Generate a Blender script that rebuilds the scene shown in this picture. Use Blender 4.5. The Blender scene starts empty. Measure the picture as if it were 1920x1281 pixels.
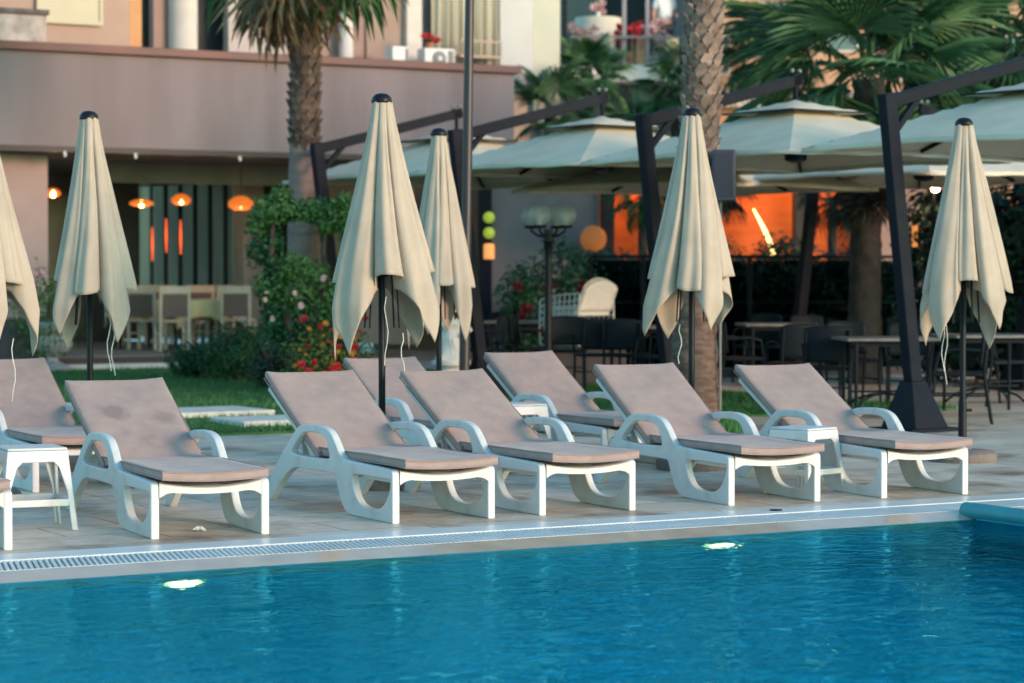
import bpy, bmesh, math, random
from mathutils import Vector, Matrix
R = math.radians
PI = math.pi
scene = bpy.context.scene
col = scene.collection
rnd = random.Random(7)

# ------------------------------------------------------------------ camera, world, sun, exposure
cam_d = bpy.data.cameras.new('camera')
cam = bpy.data.objects.new('camera', cam_d)
col.objects.link(cam)
cam.location = (0, 0, 1.31)
cam.rotation_euler = (R(90 - 1.582), 0, 0)
cam_d.sensor_width = 36
cam_d.lens = 84.5
cam_d.clip_end = 500
cam_d.dof.use_dof = True
cam_d.dof.focus_distance = 12.9
cam_d.dof.aperture_fstop = 2.7
scene.camera = cam

SUN_EL, SUN_AZ = 11.0, 128.0         # azimuth clockwise from +Y (view direction): sunset behind the camera, to the right
w = bpy.data.worlds.new('World')
scene.world = w
w.use_nodes = True
nt = w.node_tree
bg = nt.nodes['Background']
sky = nt.nodes.new('ShaderNodeTexSky')
sky.sky_type = 'NISHITA'
sky.sun_disc = False
sky.sun_elevation = R(SUN_EL)
sky.sun_rotation = R(SUN_AZ)
sky.air_density = 1.0
sky.dust_density = 0.6
sky.ozone_density = 1.0
tint = nt.nodes.new('ShaderNodeMix')
tint.data_type = 'RGBA'
tint.blend_type = 'MULTIPLY'
tint.inputs[0].default_value = 1.0
nt.links.new(sky.outputs[0], tint.inputs[6])
tint.inputs[7].default_value = (0.55, 0.92, 1.0, 1)
nt.links.new(tint.outputs[2], bg.inputs[0])
bg.inputs[1].default_value = 0.15

sd = bpy.data.lights.new('sun', 'SUN')
sun = bpy.data.objects.new('sun', sd)
col.objects.link(sun)
sd.energy = 1.12
sd.angle = R(14)
sd.color = (1.0, 0.56, 0.44)
sdir = Vector((math.sin(R(SUN_AZ)) * math.cos(R(SUN_EL)), math.cos(R(SUN_AZ)) * math.cos(R(SUN_EL)), math.sin(R(SUN_EL))))
sun.rotation_euler = sdir.to_track_quat('Z', 'Y').to_euler()

vs = scene.view_settings
vs.view_transform = 'Standard'
vs.look = 'None'
vs.exposure = 1.43
vs.gamma = 1.0
scene.cycles.max_bounces = 10
scene.cycles.transparent_max_bounces = 12
scene.cycles.sample_clamp_indirect = 6
scene.cycles.use_denoising = True

# ------------------------------------------------------------------ pool frame: s along the pool edge, t away from it
OX, OY, AZ = 0.0, 11.75, R(30)
CA, SA = math.cos(AZ), math.sin(AZ)
def st(s, t, z=0.0):
    return Vector((OX + s * CA - t * SA, OY + s * SA + t * CA, z))
def px(p, d):                         # x for a photo column p at distance d
    return (p - 960.0) / 4508.0 * d
def pz(q, d):                         # height for a photo row q at distance d
    return 1.31 - (q - 516.0) / 4508.0 * d

# ------------------------------------------------------------------ materials
MATS = {}
def mat(name, c, rough=0.6, c2=None, scale=6.0, detail=4.0, bump=0.0, bscale=None, spec=0.5, metal=0.0,
        island=0.0, emit=None, es=0.0, trans=0.0, ior=1.45, stretch=None, sheen=0.0, sss=0.0, lo=0.35, hi=0.65):
    if name in MATS: return MATS[name]
    m = bpy.data.materials.new(name); MATS[name] = m
    m.use_nodes = True
    n = m.node_tree.nodes; L = m.node_tree.links
    b = n['Principled BSDF']
    b.inputs['Base Color'].default_value = (*c, 1)
    b.inputs['Roughness'].default_value = rough
    b.inputs['Specular IOR Level'].default_value = spec
    b.inputs['Metallic'].default_value = metal
    b.inputs['IOR'].default_value = ior
    b.inputs['Transmission Weight'].default_value = trans
    b.inputs['Sheen Weight'].default_value = sheen
    if emit:
        b.inputs['Emission Color'].default_value = (*emit, 1)
        b.inputs['Emission Strength'].default_value = es
    src = None
    tc = n.new('ShaderNodeTexCoord')
    co = tc.outputs['Object']
    if stretch:
        mp = n.new('ShaderNodeMapping'); mp.inputs['Scale'].default_value = stretch
        L.new(co, mp.inputs[0]); co = mp.outputs[0]
    if c2:
        t = n.new('ShaderNodeTexNoise'); t.inputs['Scale'].default_value = scale; t.inputs['Detail'].default_value = detail
        L.new(co, t.inputs['Vector'])
        r = n.new('ShaderNodeMapRange'); r.inputs[1].default_value = lo; r.inputs[2].default_value = hi
        L.new(t.outputs['Fac'], r.inputs[0])
        mx = n.new('ShaderNodeMix'); mx.data_type = 'RGBA'
        mx.inputs[6].default_value = (*c, 1); mx.inputs[7].default_value = (*c2, 1)
        L.new(r.outputs[0], mx.inputs[0]); src = mx.outputs[2]
    if island:
        g = n.new('ShaderNodeNewGeometry')
        hs = n.new('ShaderNodeHueSaturation')
        r = n.new('ShaderNodeMapRange'); r.inputs[3].default_value = 1 - island; r.inputs[4].default_value = 1 + island
        L.new(g.outputs['Random Per Island'], r.inputs[0])
        L.new(r.outputs[0], hs.inputs['Value'])
        if src: L.new(src, hs.inputs['Color'])
        else: hs.inputs['Color'].default_value = (*c, 1)
        src = hs.outputs[0]
    if src: L.new(src, b.inputs['Base Color'])
    if bump:
        t = n.new('ShaderNodeTexNoise'); t.inputs['Scale'].default_value = bscale or scale; t.inputs['Detail'].default_value = 5
        L.new(co, t.inputs['Vector'])
        bp = n.new('ShaderNodeBump'); bp.inputs['Strength'].default_value = bump; bp.inputs['Distance'].default_value = 0.02
        L.new(t.outputs['Fac'], bp.inputs['Height']); L.new(bp.outputs[0], b.inputs['Normal'])
    return m

def leafmat(name, c, c2, scale=3.0, island=0.45, rough=0.55):
    m = mat(name, c, rough, c2=c2, scale=scale, island=island, spec=0.35)
    return m

white = mat('white_plastic', (0.64, 0.66, 0.65), 0.36, c2=(0.53, 0.51, 0.47), scale=7, lo=0.52, hi=0.78, spec=0.45)
cush_m = mat('taupe_cushion', (0.39, 0.285, 0.252), 0.85, c2=(0.335, 0.243, 0.215), scale=9, bump=0.12, bscale=60, sheen=0.15)
back_cush_m = cush_m
cream = mat('cream_cloth', (0.50, 0.41, 0.315), 0.85, c2=(0.43, 0.35, 0.265), scale=5, bump=0.08, bscale=180, sheen=0.1)
cord_m = mat('cord_cream', (0.75, 0.72, 0.6), 0.9)
black = mat('black_metal', (0.007, 0.009, 0.013), 0.38, c2=(0.014, 0.014, 0.017), scale=20, spec=0.25)
char = mat('charcoal_metal', (0.007, 0.010, 0.018), 0.5, c2=(0.012, 0.013, 0.019), scale=8, spec=0.12)
canopy_m = mat('ivory_canopy', (0.73, 0.65, 0.50), 0.85, c2=(0.64, 0.57, 0.44), scale=2.5, bump=0.05, bscale=120)
conc = mat('base_stone', (0.16, 0.13, 0.12), 0.85, c2=(0.22, 0.18, 0.155), scale=9, bump=0.3, bscale=40)
darkwicker = mat('dark_wicker', (0.008, 0.013, 0.019), 0.55, c2=(0.014, 0.02, 0.026), scale=60, spec=0.12)
tabletop_m = mat('dark_tabletop', (0.13, 0.13, 0.13), 0.35, c2=(0.2, 0.19, 0.18), scale=6)
creamwood = mat('cream_wood', (0.66, 0.52, 0.38), 0.55, c2=(0.58, 0.45, 0.32), scale=12)
brownweave = mat('brown_weave', (0.20, 0.13, 0.10), 0.8, c2=(0.15, 0.10, 0.08), scale=90)
yellowcloth = mat('yellow_cloth', (0.70, 0.58, 0.30), 0.85, c2=(0.62, 0.5, 0.26), scale=4)
trunk_m = mat('palm_trunk', (0.20, 0.135, 0.105), 0.9, c2=(0.10, 0.065, 0.05), scale=7, bump=0.7, bscale=22, stretch=(1, 1, 3.0))
boot_m = mat('palm_boot', (0.34, 0.25, 0.20), 0.85, c2=(0.17, 0.115, 0.09), scale=6, island=0.3, bump=0.5, bscale=40)
boot_dark_m = mat('palm_boot_dark', (0.16, 0.11, 0.085), 0.9, c2=(0.07, 0.048, 0.038), scale=6, island=0.4, bump=0.5, bscale=40)
frond_m = leafmat('fan_frond', (0.036, 0.105, 0.046), (0.075, 0.165, 0.06), 1.2, 0.4)
frond_dry_m = leafmat('dry_frond', (0.30, 0.19, 0.105), (0.20, 0.13, 0.075), 1.2, 0.35)
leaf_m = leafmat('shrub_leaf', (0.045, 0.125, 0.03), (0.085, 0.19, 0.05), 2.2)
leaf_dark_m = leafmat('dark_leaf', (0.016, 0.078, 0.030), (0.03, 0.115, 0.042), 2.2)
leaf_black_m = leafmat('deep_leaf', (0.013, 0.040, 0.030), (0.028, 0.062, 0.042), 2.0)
leaf_flower_m = leafmat('bed_leaf', (0.06, 0.13, 0.03), (0.16, 0.17, 0.03), 3.0)
red_m = mat('red_petal', (0.55, 0.02, 0.03), 0.6, c2=(0.7, 0.05, 0.05), scale=30)
pink_m = mat('pink_petal', (0.70, 0.35, 0.34), 0.6, c2=(0.75, 0.55, 0.5), scale=30)
orange_m = mat('orange_petal', (0.75, 0.25, 0.03), 0.6, c2=(0.75, 0.4, 0.05), scale=30)
bark_m = mat('bark', (0.10, 0.07, 0.05), 0.9, c2=(0.05, 0.035, 0.028), scale=14, bump=0.5, bscale=30)
fascia_m = mat('mauve_render', (0.275, 0.225, 0.228), 0.85, c2=(0.21, 0.17, 0.17), scale=1.1, stretch=(1.3, 1.3, .22), bump=0.05, bscale=60)
trim_m = mat('russet_trim', (0.17, 0.065, 0.05), 0.5, c2=(0.11, 0.05, 0.045), scale=1.2)
peach_m = mat('peach_wall', (0.47, 0.32, 0.245), 0.85, c2=(0.42, 0.285, 0.22), scale=1.5, bump=0.05, bscale=50)
shutter_m = mat('cream_shutter', (0.60, 0.53, 0.37), 0.7, c2=(0.57, 0.5, 0.35), scale=3)
doororange_m = mat('orange_frame', (0.62, 0.30, 0.12), 0.6, c2=(0.55, 0.26, 0.1), scale=4)
darkint_m = mat('dark_interior', (0.02, 0.024, 0.026), 0.7, c2=(0.035, 0.038, 0.036), scale=2)  # near-black sheets stand in for unlit openings, shade put into the colour
pillar_m = mat('white_pillar', (0.66, 0.59, 0.53), 0.8, c2=(0.6, 0.53, 0.47), scale=3)
brownwall_m = mat('rose_brown_wall', (0.36, 0.24, 0.20), 0.85, c2=(0.32, 0.21, 0.18), scale=2)
greywall_m = mat('grey_wall', (0.22, 0.205, 0.21), 0.85, c2=(0.18, 0.165, 0.17), scale=1.5)
lintel_m = mat('stone_lintel', (0.25, 0.245, 0.215), 0.85, c2=(0.20, 0.195, 0.17), scale=2)
curtain_m = mat('cream_curtain', (0.68, 0.64, 0.52), 0.85, c2=(0.62, 0.58, 0.47), scale=3, stretch=(6, 6, 0.3))
acm = mat('ac_white', (0.76, 0.75, 0.70), 0.5, c2=(0.70, 0.69, 0.64), scale=6)
acgrey = mat('ac_grille', (0.22, 0.22, 0.22), 0.6)
greystone = mat('weathered_stone', (0.62, 0.52, 0.46), 0.9, c2=(0.34, 0.28, 0.25), scale=4, bump=0.4, bscale=14)
urn_m = mat('urn_stone', (0.42, 0.42, 0.42), 0.85, c2=(0.32, 0.32, 0.32), scale=6, bump=0.2, bscale=30)
statue_m = mat('white_marble', (0.72, 0.67, 0.62), 0.7, c2=(0.62, 0.56, 0.50), scale=5, bump=0.3, bscale=20)
lowwall_m = mat('dark_low_wall', (0.055, 0.055, 0.065), 0.8, c2=(0.075, 0.072, 0.08), scale=3)
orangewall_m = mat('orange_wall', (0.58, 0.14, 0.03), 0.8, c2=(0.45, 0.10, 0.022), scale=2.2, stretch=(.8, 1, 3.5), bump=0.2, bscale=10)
slabwhite_m = mat('white_slab', (0.70, 0.65, 0.58), 0.8, c2=(0.6, 0.55, 0.49), scale=2)
skin_m = mat('skin', (0.50, 0.27, 0.20), 0.6)
shirt_m = mat('pale_shirt', (0.72, 0.74, 0.76), 0.85)
hair_m = mat('auburn_hair', (0.30, 0.06, 0.045), 0.7)
trouser_m = mat('dark_trousers', (0.03, 0.035, 0.045), 0.85)
terra_m = mat('terracotta', (0.50, 0.20, 0.10), 0.8, c2=(0.42, 0.16, 0.08), scale=6)
whitewicker = mat('white_wicker', (0.74, 0.75, 0.74), 0.6, c2=(0.6, 0.61, 0.6), scale=40, bump=0.4, bscale=60)
tag_m = mat('brown_tag', (0.03, 0.018, 0.018), 0.6)
def glow(name, c, s): return mat(name, c, 0.5, emit=c, es=s)
lamp_glow = glow('warm_bulb', (1.0, 0.52, 0.16), 7.0)
neon_m = glow('neon_yellow', (1.0, 0.72, 0.22), 2.0)
pool_glow = glow('pool_lamp_glow', (1.0, 0.66, 0.42), 3.6)
lime_glow = glow('lime_globe', (0.42, 0.52, 0.05), 0.17)
amber_glow = glow('amber_lantern', (1.0, 0.36, 0.10), 0.28)
red_glow = glow('red_streak_glow', (1.0, 0.13, 0.04), 0.6)  # emission for the tubes that imitate streaks reflected in the door glass
shade_m = mat('orange_shade', (0.55, 0.14, 0.03), 0.7, emit=(1.0, 0.22, 0.03), es=0.28)
glass_m = mat('dark_glass', (0.10, 0.14, 0.14), 0.06, trans=0.0, spec=0.7)
def clear_glass(name, c, rough=0.02, refl=1.0):
    m = bpy.data.materials.new(name); m.use_nodes = True
    n = m.node_tree.nodes; L = m.node_tree.links
    out = n['Material Output']
    tr = n.new('ShaderNodeBsdfTransparent'); tr.inputs[0].default_value = (*c, 1)
    gl = n.new('ShaderNodeBsdfGlossy'); gl.inputs['Roughness'].default_value = rough
    lw = n.new('ShaderNodeLayerWeight'); pw = n.new('ShaderNodeMath'); pw.operation = 'POWER'; pw.inputs[1].default_value = 5.0
    L.new(lw.outputs['Facing'], pw.inputs[0])
    fr = n.new('ShaderNodeMath'); fr.operation = 'MULTIPLY_ADD'; fr.inputs[1].default_value = .93 * refl; fr.inputs[2].default_value = .045 * refl
    L.new(pw.outputs[0], fr.inputs[0])
    mx = n.new('ShaderNodeMixShader')
    L.new(fr.outputs[0], mx.inputs[0]); L.new(tr.outputs[0], mx.inputs[1]); L.new(gl.outputs[0], mx.inputs[2])
    L.new(mx.outputs[0], out.inputs[0])
    return m
pane_m = clear_glass('window_pane', (0.80, 0.84, 0.81), 0.02, 0.5)
fence_glass_m = clear_glass('tinted_fence_glass', (0.30, 0.42, 0.44), 0.05, 0.0)
globe_m = clear_glass('clear_globe', (0.90, 0.92, 0.92))
def _frost(m):
    n = m.node_tree.nodes; L = m.node_tree.links; out = n['Material Output']; old = out.inputs[0].links[0].from_socket
    df = n.new('ShaderNodeBsdfTranslucent'); df.inputs[0].default_value = (.85, .88, .88, 1); d2 = n.new('ShaderNodeBsdfDiffuse'); d2.inputs[0].default_value = (.85, .88, .88, 1)
    a = n.new('ShaderNodeMixShader'); L.new(df.outputs[0], a.inputs[1]); L.new(d2.outputs[0], a.inputs[2])
    b = n.new('ShaderNodeMixShader'); b.inputs[0].default_value = .34; L.new(old, b.inputs[1]); L.new(a.outputs[0], b.inputs[2]); L.new(b.outputs[0], out.inputs[0])
_frost(globe_m)

# ------------------------------------------------------------------ mesh builder
class MB:
    def __init__(self): self.v = []; self.f = []
    def add(self, vs_, fs_):
        o = len(self.v); self.v.extend([tuple(p) for p in vs_]); self.f.extend([tuple(i + o for i in f) for f in fs_]); return self
    def box(self, c, s, rz=0.0, rx=0.0, ry=0.0):
        M = Matrix.Translation(c) @ Matrix.Rotation(rz, 4, 'Z') @ Matrix.Rotation(ry, 4, 'Y') @ Matrix.Rotation(rx, 4, 'X')
        h = [d / 2 for d in s]
        P = [M @ Vector((x * h[0], y * h[1], z * h[2])) for x in (-1, 1) for y in (-1, 1) for z in (-1, 1)]
        return self.add(P, [(0, 1, 3, 2), (4, 6, 7, 5), (0, 4, 5, 1), (2, 3, 7, 6), (0, 2, 6, 4), (1, 5, 7, 3)])
    def bx(self, x0, x1, y0, y1, z0, z1):
        return self.box(((x0 + x1) / 2, (y0 + y1) / 2, (z0 + z1) / 2), (x1 - x0, y1 - y0, z1 - z0))
    def tube(self, pts, r, n=10, caps=True, flat=None):
        pts = [Vector(p) for p in pts]; k = len(pts)
        rs = r if isinstance(r, (list, tuple)) else [r] * k
        vs_ = []; up = Vector((0, 0, 1)); N = None
        for i, p in enumerate(pts):
            d = (pts[min(i + 1, k - 1)] - pts[max(i - 1, 0)]).normalized()
            if N is None:
                a = up if abs(d.dot(up)) < 0.9 else Vector((1, 0, 0))
                N = (a - d * a.dot(d)).normalized()
            else:
                N = (N - d * N.dot(d)).normalized()
            B = d.cross(N)
            for j in range(n):
                t = 2 * PI * j / n
                vs_.append(p + (N * math.cos(t) + B * math.sin(t) * (flat or 1)) * rs[i])
        fs_ = [(i * n + j, i * n + (j + 1) % n, (i + 1) * n + (j + 1) % n, (i + 1) * n + j) for i in range(k - 1) for j in range(n)]
        if caps: fs_ += [tuple(range(n - 1, -1, -1)), tuple((k - 1) * n + j for j in range(n))]
        return self.add(vs_, fs_)
    def bar(self, a, b, w_, h_, up=(0, 0, 1)):
        a = Vector(a); b = Vector(b); d = (b - a).normalized(); u = Vector(up)
        if abs(d.dot(u)) > 0.98: u = Vector((1, 0, 0))
        s = d.cross(u).normalized(); u = s.cross(d)
        P = [q + s * sx * w_ / 2 + u * sz * h_ / 2 for q in (a, b) for sx, sz in ((-1, -1), (1, -1), (1, 1), (-1, 1))]
        return self.add(P, [(0, 3, 2, 1), (4, 5, 6, 7), (0, 1, 5, 4), (1, 2, 6, 5), (2, 3, 7, 6), (3, 0, 4, 7)])
    def lathe(self, prof, n=24, c=(0, 0, 0)):
        k = len(prof); c = Vector(c)
        vs_ = [c + Vector((r * math.cos(2 * PI * j / n), r * math.sin(2 * PI * j / n), z)) for r, z in prof for j in range(n)]
        fs_ = [(i * n + j, i * n + (j + 1) % n, (i + 1) * n + (j + 1) % n, (i + 1) * n + j) for i in range(k - 1) for j in range(n)]
        fs_ += [tuple(range(n - 1, -1, -1)), tuple((k - 1) * n + j for j in range(n))]
        return self.add(vs_, fs_)
    def ball(self, c, r, n=14, m=8, sq=(1, 1, 1)):
        c = Vector(c)
        vs_ = [c + Vector((0, 0, r * sq[2]))]
        for i in range(1, m):
            a = PI * i / m
            for j in range(n):
                b = 2 * PI * j / n
                vs_.append(c + Vector((r * sq[0] * math.sin(a) * math.cos(b), r * sq[1] * math.sin(a) * math.sin(b), r * sq[2] * math.cos(a))))
        vs_.append(c + Vector((0, 0, -r * sq[2])))
        fs_ = [(0, 1 + j, 1 + (j + 1) % n) for j in range(n)]
        for i in range(m - 2):
            for j in range(n):
                fs_.append((1 + i * n + j, 1 + (i + 1) * n + j, 1 + (i + 1) * n + (j + 1) % n, 1 + i * n + (j + 1) % n))
        l = len(vs_) - 1; o = 1 + (m - 2) * n
        fs_ += [(l, o + (j + 1) % n, o + j) for j in range(n)]
        return self.add(vs_, fs_)
    def grid(self, fn, nu, nv, wrap=False):
        vs_ = [fn(i, j) for i in range(nu) for j in range(nv)]
        fs_ = []
        for i in range(nu - 1):
            for j in range(nv if wrap else nv - 1):
                k = (j + 1) % nv
                fs_.append((i * nv + j, i * nv + k, (i + 1) * nv + k, (i + 1) * nv + j))
        return self.add(vs_, fs_)
    def build(self, name, m, parent=None, smooth=True, bevel=0.0, loc=None, rz=None, segs=2, fix=False):
        me = bpy.data.meshes.new(name)
        me.from_pydata(self.v, [], self.f)
        if fix:
            b = bmesh.new(); b.from_mesh(me); bmesh.ops.recalc_face_normals(b, faces=b.faces); b.to_mesh(me); b.free()
        me.materials.append(m)
        o = bpy.data.objects.new(name, me); col.objects.link(o)
        if parent: o.parent = parent
        if loc is not None: o.location = loc
        if rz is not None: o.rotation_euler = (0, 0, rz)
        if bevel:
            bv = o.modifiers.new('bevel', 'BEVEL'); bv.width = bevel; bv.segments = segs; bv.limit_method = 'ANGLE'; bv.angle_limit = R(40)
        if smooth:
            me.polygons.foreach_set('use_smooth', [True] * len(me.polygons))
            try: me.set_sharp_from_angle(angle=R(42))
            except Exception: pass
        return o

def tag(o, label=None, cat=None, group=None, kind=None):
    if label: o['label'] = label
    if cat: o['category'] = cat
    if group: o['group'] = group
    if kind: o['kind'] = kind
    return o
def empty(name, loc, rz=0.0, label=None, cat=None, group=None):
    o = bpy.data.objects.new(name, None); col.objects.link(o)
    o.location = loc; o.rotation_euler = (0, 0, rz); o.empty_display_size = 0.2
    return tag(o, label, cat, group)
def copy_tree(o, parent=None):
    c = o.copy(); col.objects.link(c)
    if parent: c.parent = parent
    for ch in list(o.children): copy_tree(ch, c)
    return c
def dup(o, loc, rz, label=None, sc=None):
    c = copy_tree(o); c.location = loc; c.rotation_euler = (0, 0, rz)
    if label: c['label'] = label
    if sc: c.scale = (sc, sc, sc)
    return c
def struct(mb, name, m, at_pool=True, **k):
    o = mb.build(name, m, **k)
    if at_pool: o.location = (OX, OY, 0); o.rotation_euler = (0, 0, AZ)
    o['kind'] = 'structure'
    return o
def pool_empty(name, label, cat, group=None):
    return empty(name, (OX, OY, 0), AZ, label, cat, group)
def chaikin(p, n=2, closed=True):
    for _ in range(n):
        q = []
        for i in range(len(p)):
            a = p[i]; b = p[(i + 1) % len(p)]
            q += [(a[0] * .75 + b[0] * .25, a[1] * .75 + b[1] * .25), (a[0] * .25 + b[0] * .75, a[1] * .25 + b[1] * .75)]
        p = q
    return p
def plate(name, loops, thick, m, parent=None, bevel=0.006, res=1):
    """extruded outline with holes; outline in local x (along) and z (up), thickness along y"""
    cu = bpy.data.curves.new(name, 'CURVE'); cu.dimensions = '2D'; cu.fill_mode = 'BOTH'
    cu.extrude = thick / 2 - bevel; cu.bevel_depth = bevel; cu.bevel_resolution = res; cu.offset = -bevel
    for lp in loops:
        sp = cu.splines.new('POLY'); sp.points.add(len(lp) - 1); sp.use_cyclic_u = True
        for i, p in enumerate(lp): sp.points[i].co = (p[0], p[1], 0, 1)
    t = bpy.data.objects.new('tmp', cu); col.objects.link(t)
    dg = bpy.context.evaluated_depsgraph_get(); dg.update()
    me = bpy.data.meshes.new_from_object(t.evaluated_get(dg))
    bpy.data.objects.remove(t)
    me.transform(Matrix.Rotation(R(90), 4, 'X'))
    me.name = name; me.materials.clear(); me.materials.append(m)
    me.polygons.foreach_set('use_smooth', [True] * len(me.polygons))
    try: me.set_sharp_from_angle(angle=R(50))
    except Exception: pass
    o = bpy.data.objects.new(name, me); col.objects.link(o)
    if parent: o.parent = parent
    return o

# ================================================================== SETTING: pool, coping, deck, lawn, terrace
X0, X1 = -30, 45
PT = -9.35                                             # near pool edge
# ground sheet round the pool, below the paving
g = MB()
for (a, b, c, d) in ((-150, 150, 1.2, 150), (-150, 150, -150, PT - 1.2), (-150, X0 + 1.0, PT - 1.2, 1.2), (X1 - 1.0, 150, PT - 1.2, 1.2)):
    g.add([(a, c, -.02), (b, c, -.02), (b, d, -.02), (a, d, -.02)], [(0, 1, 2, 3)])
struct(g, 'ground', mat('dry_ground', (0.24, 0.21, 0.17), 0.9, c2=(0.18, 0.16, 0.13), scale=0.8, bump=0.2, bscale=6), smooth=False)

# travertine deck
def deck_mat():
    m = bpy.data.materials.new('travertine_paving'); m.use_nodes = True
    n = m.node_tree.nodes; L = m.node_tree.links; b = n['Principled BSDF']
    tc = n.new('ShaderNodeTexCoord')
    br = n.new('ShaderNodeTexBrick'); br.inputs['Scale'].default_value = 1.0
    br.inputs['Brick Width'].default_value = 0.9; br.inputs['Row Height'].default_value = 0.45; br.inputs['Mortar Size'].default_value = 0.010
    br.inputs['Mortar Smooth'].default_value = 0.3
    br.inputs['Color1'].default_value = (0.78, 0.65, 0.51, 1); br.inputs['Color2'].default_value = (0.66, 0.545, 0.425, 1); br.inputs['Mortar'].default_value = (0.33, 0.27, 0.22, 1)
    L.new(tc.outputs['Object'], br.inputs['Vector'])
    def noise(s, d, lo, hi, rough=0.55):
        t = n.new('ShaderNodeTexNoise'); t.inputs['Scale'].default_value = s; t.inputs['Detail'].default_value = d; t.inputs['Roughness'].default_value = rough
        L.new(tc.outputs['Object'], t.inputs['Vector'])
        r = n.new('ShaderNodeMapRange'); r.inputs[1].default_value = lo; r.inputs[2].default_value = hi
        L.new(t.outputs['Fac'], r.inputs[0]); return r.outputs[0], t
    def mixc(a, c2, f, mode='MIX'):
        x = n.new('ShaderNodeMix'); x.data_type = 'RGBA'; x.blend_type = mode
        L.new(a, x.inputs[6]); x.inputs[7].default_value = (*c2, 1); L.new(f, x.inputs[0]); return x.outputs[2]
    f1, t1 = noise(0.85, 7, 0.49, 0.62, 0.68)              # brown water and rust stains
    f2, t2 = noise(5.0, 8, 0.45, 0.75, 0.7)
    f3, t3 = noise(2.2, 6, 0.58, 0.75)
    c = mixc(br.outputs['Color'], (0.27, 0.165, 0.105), f1)
    c = mixc(c, (0.80, 0.70, 0.58), f3)
    c = mixc(c, (0.52, 0.42, 0.33), f2)
    L.new(c, b.inputs['Base Color'])
    b.inputs['Specular IOR Level'].default_value = 0.5
    rr = n.new('ShaderNodeMapRange'); rr.inputs[1].default_value = 0.3; rr.inputs[2].default_value = 0.7; rr.inputs[3].default_value = 0.33; rr.inputs[4].default_value = 0.62
    L.new(t3.outputs['Fac'], rr.inputs[0]); L.new(rr.outputs[0], b.inputs['Roughness'])
    bp = n.new('ShaderNodeBump'); bp.inputs['Strength'].default_value = 0.25; bp.inputs['Distance'].default_value = 0.004
    ad = n.new('ShaderNodeMath'); ad.operation = 'SUBTRACT'; L.new(t2.outputs['Fac'], ad.inputs[0]); L.new(br.outputs['Fac'], ad.inputs[1])
    L.new(ad.outputs[0], bp.inputs['Height']); L.new(bp.outputs[0], b.inputs['Normal'])
    return m
DECK = deck_mat()
d = MB()
d.add([(X0, .745, 0), (X1, .745, 0), (X1, 40, 0), (X0, 40, 0)], [(0, 1, 2, 3)])
d.add([(X0, PT - 8, 0), (X1, PT - 8, 0), (X1, PT - .745, 0), (X0, PT - .745, 0)], [(0, 1, 2, 3)])
struct(d, 'pool_deck', DECK, smooth=False)

tile_teal = mat('pale_teal_tile', (0.78, 0.80, 0.77), 0.32, c2=(0.68, 0.70, 0.66), scale=3)
tile_sand = mat('wet_sand_tile', (0.48, 0.40, 0.32), 0.06, c2=(0.40, 0.33, 0.26), scale=5, spec=0.8, bump=0.04, bscale=14)
grate_m = mat('white_grating', (0.80, 0.82, 0.80), 0.4, c2=(0.64, 0.67, 0.65), scale=2)
gap_m = mat('channel_grey', (0.62, 0.69, 0.67), 0.5)
k = MB()
k.bx(X0, X1, .50, .745, -.25, .004)
k.bx(X0, X1, PT - .745, PT - .50, -.25, .004)
struct(k, 'coping', tile_teal, bevel=0.004)
k = MB()
def lipsec(t0, t1, s=1):
    k.add([(X0, t0, -.045), (X1, t0, -.045), (X1, t1, 0.0), (X0, t1, 0.0), (X0, t0, -.3), (X1, t0, -.3), (X1, t1, -.3), (X0, t1, -.3)],
          [(0, 1, 2, 3), (4, 5, 1, 0), (3, 2, 6, 7)])
lipsec(-.03, .135); lipsec(PT + .03, PT - .135)
struct(k, 'pool_lip', tile_sand, fix=True)
k = MB()
k.bx(X0, X1, .14, .495, -.25, -.020)
k.bx(X0, X1, PT - .495, PT - .14, -.25, -.020)
struct(k, 'overflow_channel', gap_m)
k = MB()
sx = -9.0
while sx < 9.0:
    k.box((sx, .318, -.006), (.0145, .352, .012), rz=R(-15)); sx += .028
k.bx(-9, 9, .140, .146, -.03, .001); k.bx(-9, 9, .490, .495, -.03, .001)
struct(k, 'drain_grating', grate_m, smooth=False)

# pool shell and water
def pool_tile():
    m = bpy.data.materials.new('pool_mosaic'); m.use_nodes = True
    n = m.node_tree.nodes; L = m.node_tree.links; b = n['Principled BSDF']
    tc = n.new('ShaderNodeTexCoord')
    t = n.new('ShaderNodeTexNoise'); t.inputs['Scale'].default_value = 0.5; t.inputs['Detail'].default_value = 3
    L.new(tc.outputs['Object'], t.inputs['Vector'])
    mx = n.new('ShaderNodeMix'); mx.data_type = 'RGBA'
    mx.inputs[6].default_value = (0.001, 0.32, 0.48, 1); mx.inputs[7].default_value = (0.002, 0.44, 0.56, 1)
    L.new(t.outputs['Fac'], mx.inputs[0]); L.new(mx.outputs[2], b.inputs['Base Color'])
    b.inputs['Roughness'].default_value = 0.5
    return m
DEPTH = -1.55
s = MB()
s.add([(X0, PT, DEPTH), (X1, PT, DEPTH), (X1, 0, DEPTH), (X0, 0, DEPTH), (X0, PT, -.046), (X1, PT, -.046), (X1, 0, -.046), (X0, 0, -.046)],
      [(0, 1, 2, 3), (3, 2, 6, 7), (0, 4, 5, 1), (0, 3, 7, 4), (1, 5, 6, 2)])
struct(s, 'pool_basin', pool_tile(), smooth=False)

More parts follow.
